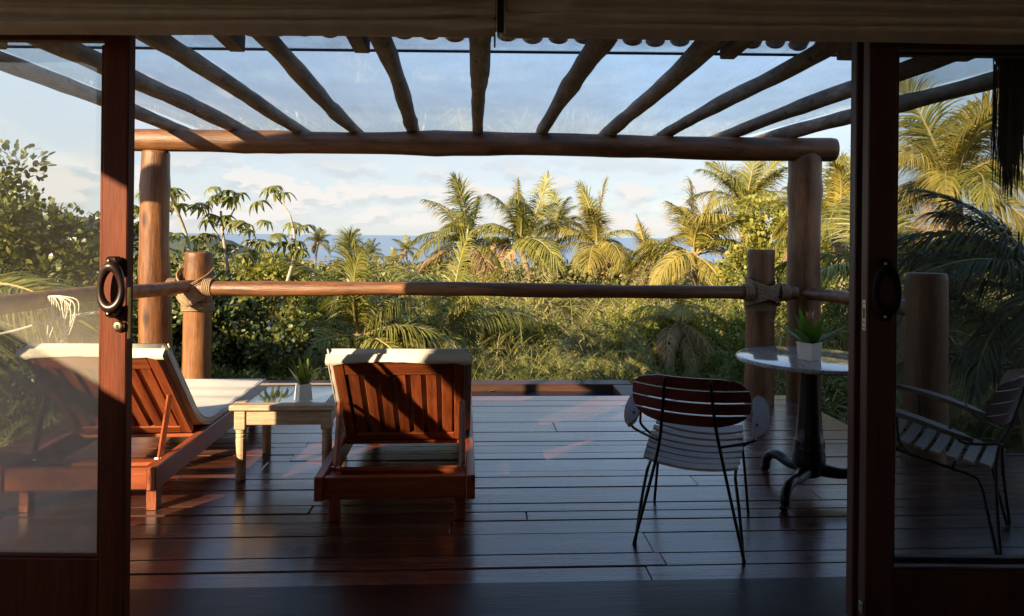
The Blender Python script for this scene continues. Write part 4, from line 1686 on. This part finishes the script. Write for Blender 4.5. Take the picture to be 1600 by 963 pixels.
def clumped(rad, nclump, nleaf, leafL, leafW, seed, shell=.75, up=.4, clr=.28, zbase=.25):
    """leaf clumps spread through an uneven crown; returns MB and clump centres"""
    rg = np.random.default_rng(seed)
    rx, ry, rz = rad
    c = []
    while len(c) < nclump:
        u = unit(rg.normal(0, 1, (1, 3)))[0]
        if u[2] < -.55:
            continue
        rr = shell + (1 - shell) * rg.uniform(-1.6, 1) if rg.uniform() < .8 else rg.uniform(.2, .7)
        rr *= 1 + .22 * math.sin(u[0] * 5 + seed) * math.cos(u[1] * 4 + u[2] * 3)
        c.append(u * rr * [rx, ry, rz] + [0, 0, rz * (.9 + zbase)])
    c = np.array(c)
    mb = MB()
    ci = rg.integers(0, nclump, nleaf)
    off = unit(rg.normal(0, 1, (nleaf, 3)))
    rr = rg.uniform(.15, 1, nleaf)[:, None] ** .6
    cr = clr * (rx + ry + rz) / 3 * rg.uniform(.6, 1.35, nclump)
    p = c[ci] + off * rr * cr[ci][:, None] * [1, 1, .8]
    outw = unit(p - np.array([0, 0, rz * .7]))
    d = unit(off * .9 + outw * .5 + rg.normal(0, .5, (nleaf, 3)) + [0, 0, up * .4])
    nr_ = unit(outw * .4 + [0, 0, up] + rg.normal(0, .55, (nleaf, 3)))
    leaves6(mb, p, d, nr_, leafL * rg.uniform(.7, 1.25, nleaf), leafW * rg.uniform(.75, 1.2, nleaf))
    return mb, c


def shrub(name, label, cat, base, rad, nclump, nleaf, leafL, leafW, seed, mat, group=None, stems=9, **kw):
    root = empty(name, base, 0, label, cat, group)
    mb, c = clumped(rad, nclump, nleaf, leafL, leafW, seed, **kw)
    mb.build('foliage', M[mat], root, False)
    sm = MB()
    rg = random.Random(seed)
    for i in range(min(stems, len(c))):
        e_ = Vector(c[i])
        sm.tube(smooth_path([Vector((rg.uniform(-.05, .05), rg.uniform(-.05, .05), -.1)), Vector((e_.x * .35, e_.y * .35, e_.z * .45)), e_], 4), [.03 * rad[2] * (1 - .75 * k / 8) for k in range(9)], 5)
    sm.build('branches', M['stem'], root, True)
    return root


def tussock_mesh(seed, n_, L, W, spread, mat, droop=1.6, el=(.5, 1.45), kk=6):
    rg = np.random.default_rng(seed)
    az_ = rg.uniform(0, 6.283, n_)
    e_ = rg.uniform(el[0], el[1], n_)
    r_ = spread * np.sqrt(rg.uniform(0, 1, n_))
    a2 = rg.uniform(0, 6.283, n_)
    p = np.stack([r_ * np.cos(a2), r_ * np.sin(a2), rg.uniform(0, .45, n_) * L], 1)
    d = np.stack([np.cos(az_) * np.cos(e_), np.sin(az_) * np.cos(e_), np.sin(e_)], 1)
    mb = MB()
    strap_blades(mb, p, d, L * rg.uniform(.6, 1.1, n_), W * rg.uniform(.7, 1.2, n_), droop * rg.uniform(.5, 1.5, n_), kk, .1, .7)
    return mb.mesh('foliage', [M[mat]], False)


def fern_mesh(seed, n_, L, rad, mat):
    rg = np.random.default_rng(seed)
    mb = MB()
    for i in range(n_):
        a_ = rg.uniform(0, 6.283)
        r_ = rad * math.sqrt(rg.uniform(0, 1))
        b_ = rg.uniform(0, 6.283)
        o_ = (r_ * math.cos(b_), r_ * math.sin(b_), rg.uniform(.05, .75) * L * 1.1)
        frond_into(mb, rg.uniform(.1, 1.2), rg.uniform(.7, 1.8), 15, int(rg.integers(1, 9999)), .22, 1, .03, .4, 0, L * rg.uniform(.6, 1.1), o_, a_, True)
    mb.m = [0] * len(mb.m)
    return mb.mesh('foliage', [M[mat]], False)


# ------------------------------------------------------------------ coconut palms
# the three young palms in the middle
palm_px('young coconut palm left of the middle pair, crown open to the sea', 728, 386, 26, 2.55, 19, 1, dry=1)
palm_px('young coconut palm with a tall central spear, middle of the three', 812, 380, 25, 2.6, 20, 2, dry=1)
palm_px('young coconut palm with broad upright fan, right of the middle pair', 932, 388, 25, 2.3, 19, 3, dry=1, kind='palm_gold')
palm_px('smaller coconut palm half hidden behind the middle pair', 872, 356, 38, 2.0, 14, 4, emax=4)
# small far palms against the sea
for (px, py, Y, Lf, sd, lb) in ((497, 380, 95, 2.6, 5, 'far coconut palm nearest the leaning pale trunk, against the sea'),
                                (543, 381, 92, 2.5, 6, 'far coconut palm with the tallest crown against the sea'),
                                (580, 398, 88, 2.3, 7, 'far dark coconut palm low against the sea'),
                                (634, 392, 90, 2.3, 8, 'far coconut palm nearest the young middle palms'),
                                (612, 420, 62, 2.3, 9, 'far broad coconut palm below the sea line')):
    palm_px(lb, px, py, Y, Lf, 14, sd, group='far coconut palms against the sea', emax=4, trunk_r=.16)
# right hand group
palm_px('tall coconut palm with wind blown crown left of the thick pergola post', 1165, 325, 23, 2.1, 17, 11, emax=3, kind='palm')
palm_px('golden coconut palm with long arching fronds behind the rope lashed rail', 1085, 400, 18, 2.1, 17, 12, kind='palm_gold', emax=4)
palm_px('low coconut palm leaning over the sea gap', 1012, 415, 24, 1.9, 14, 13, kind='palm_gold', emax=4)
palm_px('golden coconut palm behind the thick pergola post', 1305, 355, 12.5, 1.6, 15, 14, kind='palm_gold', emax=4)
palm_px('tall golden coconut palm rising beside the hanging tassel', 1488, 290, 11.5, 1.85, 18, 15, kind='palm_gold', emax=4, trunk_r=.15)
palm_px('coconut palm with one big arching frond seen through the dark door', 1390, 440, 8.2, 1.9, 9, 16, kind='palm', spec=[(35, 1, 1.0), (15, 2, 1.0), (75, 1, .9), (130, 2, .8), (200, 2, .7), (300, 2, .8), (160, 3, .8), (340, 2, .9)], dry=0)
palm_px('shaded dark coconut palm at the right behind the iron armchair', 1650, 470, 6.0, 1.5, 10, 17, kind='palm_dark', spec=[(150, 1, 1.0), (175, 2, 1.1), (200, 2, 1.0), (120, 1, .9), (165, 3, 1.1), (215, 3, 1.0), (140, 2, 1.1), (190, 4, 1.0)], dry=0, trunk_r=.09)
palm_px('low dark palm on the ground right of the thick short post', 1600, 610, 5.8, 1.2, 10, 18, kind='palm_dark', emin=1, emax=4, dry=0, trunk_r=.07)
# low palms on the slope
palm_px('low palm spreading over the slope behind the tilted lounger back', 560, 530, 10.4, 1.7, 14, 19, kind='palm', emin=0, emax=4, dry=0, trunk_r=.1)
palm_px('second low palm on the slope, right of the tilted lounger back', 705, 520, 11.6, 1.6, 12, 20, kind='palm', emin=0, emax=4, dry=0, trunk_r=.1)
palm_px('low palm with drooping brown fronds left of the rope lashed right post', 1062, 505, 9.8, .95, 14, 21, kind='palm_gold', emin=1, emax=5, dry=1, trunk_r=.07)
palm_px('thin leaved palm at the left edge behind the door glass', -90, 470, 6.2, 1.55, 11, 22, kind='palm', spec=[(0, 3, 1.1), (-35, 3, 1), (45, 3, 1), (-10, 4, 1), (20, 4, 1), (180, 2, .8)], dry=0, trunk_r=.08)

# ------------------------------------------------------------------ umbrella trees
def umbrella_leaf(seed):
    rg = np.random.default_rng(seed)
    n_ = 9
    az_ = np.linspace(0, 2 * math.pi, n_, endpoint=False) + rg.uniform(-.12, .12, n_)
    d = np.stack([np.cos(az_), np.sin(az_), np.full(n_, .30)], 1)
    mb = MB()
    strap_blades(mb, np.zeros((n_, 3)), d, rg.uniform(.85, 1.1, n_), .25, 2.7, 7, .12, .22)
    return mb.mesh('leaf', [M['cecropia']], True)


UL = [umbrella_leaf(i) for i in range(4)]


def umbrella_tree(label, Y, trunk, limbs, nodes, Ls, seed):
    """trunk, limbs: lists of directions (px, py); nodes: (px, py) tips that carry a whorl of leaves"""
    foot = P(*trunk[0], Y)
    foot.z = ground(foot.x, Y) - .1
    root = empty('umbrella_tree', foot, 0, label, 'tree', 'umbrella leaved trees')
    rg = random.Random(seed)
    mb = MB()
    path = smooth_path([Vector((0, 0, 0))] + [P(*q, Y + rg.uniform(-.15, .15)) - foot for q in trunk], 5)
    mb.tube(path, [.042 - .022 * i / len(path) for i in range(len(path))], 8)
    mb.build('trunk', M['bark'], root, True)
    for lm in limbs:
        mb = MB()
        path = smooth_path([P(*q, Y + rg.uniform(-.2, .2)) - foot for q in lm], 5)
        mb.tube(path, [.02 - .011 * i / len(path) for i in range(len(path))], 6)
        mb.build('limb', M['bark'], root, True)
    for (px, py, k_) in nodes:
        c = P(px, py, Y + rg.uniform(-.25, .25)) - foot
        for q in range(k_):
            a_ = q * 2.4 + rg.uniform(-.4, .4)
            rr = Ls * rg.uniform(.35, .75) if k_ > 1 else 0
            tip = c + Vector((math.cos(a_) * rr, math.sin(a_) * rr, rg.uniform(-.25, .35) * Ls))
            o = put('leaf', UL[rg.randrange(4)], root)
            o.location = tip
            s_ = Ls * rg.uniform(.8, 1.15)
            o.scale = (s_, s_, s_)
            o.rotation_euler = (R(rg.uniform(-22, 22)), R(rg.uniform(-22, 22)), rg.uniform(0, 6.28))
            mb = MB()
            mb.tube([c - Vector((0, 0, .1)), tip], .006, 5)
            mb.build('leaf_stalk', M['bark'], root)
    return root


umbrella_tree('umbrella leaved tree with leaning pale trunk and single branch reaching up', 11.0,
              [(418, 520), (432, 490), (452, 430), (461, 392), (458, 352)],
              [[(458, 356), (452, 335), (440, 318), (428, 303)], [(460, 380), (452, 368), (446, 372)]],
              [(427, 298, 3), (466, 350, 2), (405, 312, 1), (448, 375, 2), (420, 375, 3), (398, 352, 2), (470, 395, 1)], .27, 3)
umbrella_tree('umbrella leaved tree with dense whorls above the left rope lashed post', 11.6,
              [(372, 500), (360, 440), (350, 380), (345, 330)],
              [[(350, 385), (330, 350), (318, 322)], [(348, 360), (368, 322), (366, 306)], [(352, 400), (400, 372)]],
              [(344, 302, 3), (318, 322, 3), (366, 308, 3), (336, 345, 4), (378, 355, 3), (312, 372, 4), (345, 385, 4), (385, 395, 4), (402, 378, 3)], .27, 5)
umbrella_tree('umbrella leaved tree half hidden by the left pergola post', 11.2,
              [(300, 470), (296, 400), (290, 365), (270, 312), (268, 300)],
              [[(296, 400), (255, 385), (225, 378)]],
              [(272, 300, 3), (266, 322, 3), (222, 300, 2), (218, 330, 3), (224, 380, 2), (258, 372, 2)], .27, 7)
umbrella_tree('low umbrella leaved tree behind the middle of the rail', 14.5,
              [(660, 480), (655, 450), (650, 432)], [[(655, 445), (630, 436), (610, 430)]],
              [(640, 434, 4), (610, 428, 3), (670, 436, 3), (590, 438, 3), (560, 432, 3), (535, 426, 3)], .27, 9)

# ------------------------------------------------------------------ broad leaved shrubs
def at_g(px, Y, dz=0.0):
    p = P(px, 400, Y)
    return Vector((p.x, Y, ground(p.x, Y) + dz))


shrub('broadleaf_tree', 'tall dark glossy leaved tree behind the door glass at the left', 'tree', at_g(60, 9.0), (1.35, 1.1, 1.5), 80, 13000, .105, .062, 31, 'broad', shell=.8, stems=16, clr=.24)
shrub('broadleaf_tree', 'dark glossy leaved tree filling the far left edge', 'tree', at_g(-90, 10.0), (1.4, 1.1, 1.25), 60, 9000, .105, .062, 32, 'broad', stems=14, clr=.24)
shrub('broadleaf_shrub', 'dark leafy shrub between the left pergola post and the corner post', 'shrub', at_g(262, 8.6), (1.0, .8, 1.08), 55, 6500, .085, .05, 33, 'broad', stems=12, clr=.24)
shrub('broadleaf_shrub', 'dark leafy shrub right of the left rope lashed post', 'shrub', at_g(385, 9.0), (.85, .7, .78), 45, 5200, .085, .05, 34, 'broad', stems=10, clr=.26)
shrub('broadleaf_shrub', 'low leafy shrub behind the left sun lounger', 'shrub', at_g(150, 7.6), (1.1, .6, .62), 45, 5000, .08, .045, 35, 'broad', stems=8, clr=.26)
shrub('yellow_shrub', 'yellow green leafy tree behind the thick pergola post', 'tree', at_g(1225, 17.0), (1.7, 1.3, 1.75), 60, 7500, .13, .085, 36, 'broad_yellow', stems=12, clr=.26)
shrub('broadleaf_shrub', 'mid green leafy shrub in the middle of the slope beyond the leaning trunk', 'shrub', at_g(540, 16.0), (1.9, 1.2, .72), 60, 7000, .13, .075, 37, 'broad', stems=8)
shrub('broadleaf_shrub', 'leafy shrub left of the young middle palms', 'shrub', at_g(640, 20.0), (2.0, 1.4, .78), 60, 6500, .15, .085, 38, 'broad', stems=8)
shrub('yellow_shrub', 'small yellow green shrub under the rail near the right lashed post', 'shrub', at_g(1050, 10.2), (.5, .4, .62), 26, 2200, .085, .05, 39, 'broad_yellow', stems=6)
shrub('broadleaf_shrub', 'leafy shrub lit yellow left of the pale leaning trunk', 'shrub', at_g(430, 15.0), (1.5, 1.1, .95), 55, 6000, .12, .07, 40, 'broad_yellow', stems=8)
shrub('broadleaf_shrub', 'low dark shrub at the foot of the round table view', 'shrub', at_g(1290, 7.6), (.7, .45, .45), 30, 2600, .07, .04, 41, 'broad', stems=6)

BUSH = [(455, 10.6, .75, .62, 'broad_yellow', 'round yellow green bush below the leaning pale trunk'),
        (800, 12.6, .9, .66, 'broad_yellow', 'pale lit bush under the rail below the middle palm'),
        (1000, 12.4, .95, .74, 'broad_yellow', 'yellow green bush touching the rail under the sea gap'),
        (1120, 11.4, .8, .8, 'bush', 'tall green bush left of the right rope lashed post'),
        (1135, 9.2, .55, .5, 'bush', 'small green bush behind the red backed armchair'),
        (1215, 13.5, 1.0, 1.0, 'bush', 'green bush between the two thick right posts'),
        (700, 13.6, 1.0, .74, 'bush', 'green bush under the rail left of the middle palms'),
        (520, 13.8, 1.0, .82, 'bush', 'green bush touching the rail right of the leaning pale trunk'),
        (350, 7.9, .55, .42, 'bush', 'low green bush behind the side table'),
        (1340, 10.5, .9, 1.0, 'bush', 'tall green bush seen left of the dark door stile'),
        (1500, 9.8, 1.0, 1.2, 'bush', 'tall green bush behind the thick short post at the right')]
for k_, (px, Y, rx, rz_, mt, lb) in enumerate(BUSH):
    shrub('round_bush', lb, 'bush', at_g(px, Y), (rx, rx * .8, rz_), 46, 5200, .06, .034, 400 + k_, mt, 'round bushes on the slope', stems=7, clr=.27)

# ------------------------------------------------------------------ strap leaved clumps and ferns (alike, in rows)
TM = [tussock_mesh(200 + i, 700, .95, .020, .55, 'tussock', 3.2, (.2, 1.35), 8) for i in range(3)] + [fern_mesh(210 + i, 120, .72, .52, 'tussock') for i in range(3)]
FM = [fern_mesh(300 + i, 150, .42, .62, 'fern') for i in range(3)]
spots = []
for Y, step, off_, sc_ in ((9.9, 92, 30, 1.0), (11.3, 88, 60, 1.15), (13.2, 86, 15, 1.3), (15.6, 84, 50, 1.5), (18.5, 80, 10, 1.7)):
    px = 300 + off_
    while px < 1290:
        spots.append((px + random.uniform(-22, 22), Y + random.uniform(-.5, .5), sc_ * random.uniform(.85, 1.15)))
        px += step * random.uniform(.9, 1.3)
ORD = ['first', 'second', 'third', 'fourth', 'fifth', 'sixth', 'seventh', 'eighth', 'ninth', 'tenth', 'eleventh', 'twelfth', 'thirteenth', 'fourteenth', 'fifteenth', 'sixteenth', 'seventeenth', 'eighteenth', 'nineteenth', 'twentieth', 'twenty-first', 'twenty-second', 'twenty-third', 'twenty-fourth', 'twenty-fifth']


def ranked(lst, key):
    """rank of every entry from the left"""
    order = sorted(range(len(lst)), key=lambda q: key(lst[q]))
    return {q: ORD[k] for k, q in enumerate(order)}


ROWY = [9.9, 11.3, 13.2, 15.6, 18.5]
ROWN = ['nearest', 'second', 'middle', 'fourth', 'farthest']
rowi = [min(range(5), key=lambda q: abs(ROWY[q] - sp[1])) for sp in spots]
clump_label = {}
for q in range(5):
    idx = [k for k in range(len(spots)) if rowi[k] == q]
    rk = ranked([spots[k][0] for k in idx], lambda v: v)
    for w_, k in enumerate(idx):
        clump_label[k] = 'strap leaved clump on the slope beyond the rail, %s row, %s from the left' % (ROWN[q], rk[w_])
for k_, (px, Y, s_) in enumerate(spots):
    b_ = at_g(px, Y, -.05)
    root = empty('strap_leaved_clump', b_, random.uniform(0, 6.28), clump_label[k_], 'plant', 'strap leaved clumps on the slope')
    o = put('foliage', random.choice(TM), root)
    o.scale = (s_, s_, s_ * random.uniform(.95, 1.2))
rspots = [(1010, 16.5, 1.8), (1060, 15.5, 1.9), (1108, 14.5, 1.8), (1150, 16.5, 2.2), (1198, 15.0, 2.2), (1250, 13.5, 2.1), (1330, 13.0, 2.3), (1335, 7.4, 1.3), (1385, 6.6, 1.15), (1500, 7.2, 1.3), (1560, 6.4, 1.2), (1620, 7.0, 1.4), (1450, 8.4, 1.5), (1540, 9.0, 1.7), (1350, 9.5, 1.5), (1640, 8.6, 1.7), (1420, 11, 1.8), (1580, 11, 2.1), (1500, 5.6, .8), (1590, 5.3, .8), (1260, 8.3, 1.2), (1310, 12.5, 1.8), (1240, 10.6, 1.4)]
rk_ = ranked(rspots, lambda v: v[0])
for k_, (px, Y, s_) in enumerate(rspots):
    b_ = at_g(px, Y, -.05)
    root = empty('strap_leaved_clump', b_, random.uniform(0, 6.28), 'strap leaved clump in the bank at the right, %s counted from the left' % rk_[k_], 'plant', 'strap leaved clumps right of the deck')
    o = put('foliage', random.choice(TM), root)
    o.scale = (s_ * .8, s_ * .8, s_)
lspots = [(-10, 6.0, .8), (60, 6.4, .85), (130, 6.9, .9), (20, 7.4, 1.0), (180, 7.0, .8), (-60, 7.2, 1.0)]
rk_ = ranked(lspots, lambda v: v[0])
for k_, (px, Y, s_) in enumerate(lspots):
    b_ = at_g(px, Y, -.05)
    root = empty('strap_leaved_clump', b_, random.uniform(0, 6.28), 'strap leaved clump behind the half hidden lounger, %s counted from the left' % rk_[k_], 'plant', 'strap leaved clumps left of the deck')
    o = put('foliage', random.choice(TM), root)
    o.scale = (s_, s_, s_)
px = 330
i = 0
while px < 1215:
    for Y in (7.75, 8.7):
        b_ = at_g(px + (38 if Y > 8 else 0), Y + random.uniform(-.15, .15), -.02)
        root = empty('fern', b_, random.uniform(0, 6.28), 'feathery fern bush beyond the pool, %s row, %s from the left' % ('front' if Y < 8 else 'back', ORD[i // 2]), 'fern', 'ferns beyond the pool')
        o = put('foliage', FM[i % 3], root)
        s_ = random.uniform(.95, 1.2)
        o.scale = (s_, s_, s_ * (1.5 if Y < 8 else 1.7))
        i += 1
    px += 76 * random.uniform(.9, 1.15)

# ------------------------------------------------------------------ uncountable cover: undergrowth and the far wooded slope
rg = np.random.default_rng(77)
n_ = 26000
y_ = 7.4 + 20 * rg.uniform(0, 1, n_) ** 1.4
x_ = rg.uniform(-.85, .95, n_) * y_
p_ = np.stack([x_, y_, terrain_z(x_, y_) + rg.uniform(-.05, .25, n_)], 1)
a_ = rg.uniform(0, 6.283, n_)
e_ = rg.uniform(.5, 1.5, n_)
d_ = np.stack([np.cos(a_) * np.cos(e_), np.sin(a_) * np.cos(e_), np.sin(e_)], 1)
mb = MB()
strap_blades(mb, p_, d_, rg.uniform(.25, .55, n_) * (1 + y_ / 30), rg.uniform(.014, .026, n_), rg.uniform(.5, 2.2, n_), 4, .1, .7)
tag(mb.build('undergrowth', M['tussock']), 'tangled grassy undergrowth covering the slope below the deck', 'undergrowth', None, 'stuff')

n_c = 2600
yc = 22 + 115 * rg.uniform(0, 1, n_c) ** 1.5
xc = rg.uniform(-1.0, 1.0, n_c) * yc
top = CAM_H - .056 * yc + .5 * np.sin(xc * .5 + yc * .3) * np.clip(yc / 40, .4, 2) - rg.uniform(0, 1.4, n_c) * (.4 + yc / 60)
top = np.minimum(top, CAM_H - .056 * yc)
top = top + np.clip((xc / yc - .30) * 4.5, 0, 1.6)
per = 64
ci = np.repeat(np.arange(n_c), per)
off = unit(rg.normal(0, 1, (n_c * per, 3)))
off[:, 2] = np.abs(off[:, 2]) * .9 - .25
rad_ = (.55 + yc / 48)[ci][:, None] * rg.uniform(.35, 1, (n_c * per, 1))
p_ = np.stack([xc, yc, top], 1)[ci] + off * rad_
d_ = unit(off + rg.normal(0, .6, (n_c * per, 3)) + [0, 0, .2])
nr_ = unit(off * .5 + [0, -.2, .6] + rg.normal(0, .5, (n_c * per, 3)))
lf = (.05 + yc * .0048)[ci] * rg.uniform(.7, 1.3, n_c * per)
mb = MB()
leaves6(mb, p_, d_, nr_, lf, lf * .5)
tag(mb.build('far_scrub', M['scrub']), 'far scrub and tree tops falling away to the sea', 'scrub', None, 'stuff')
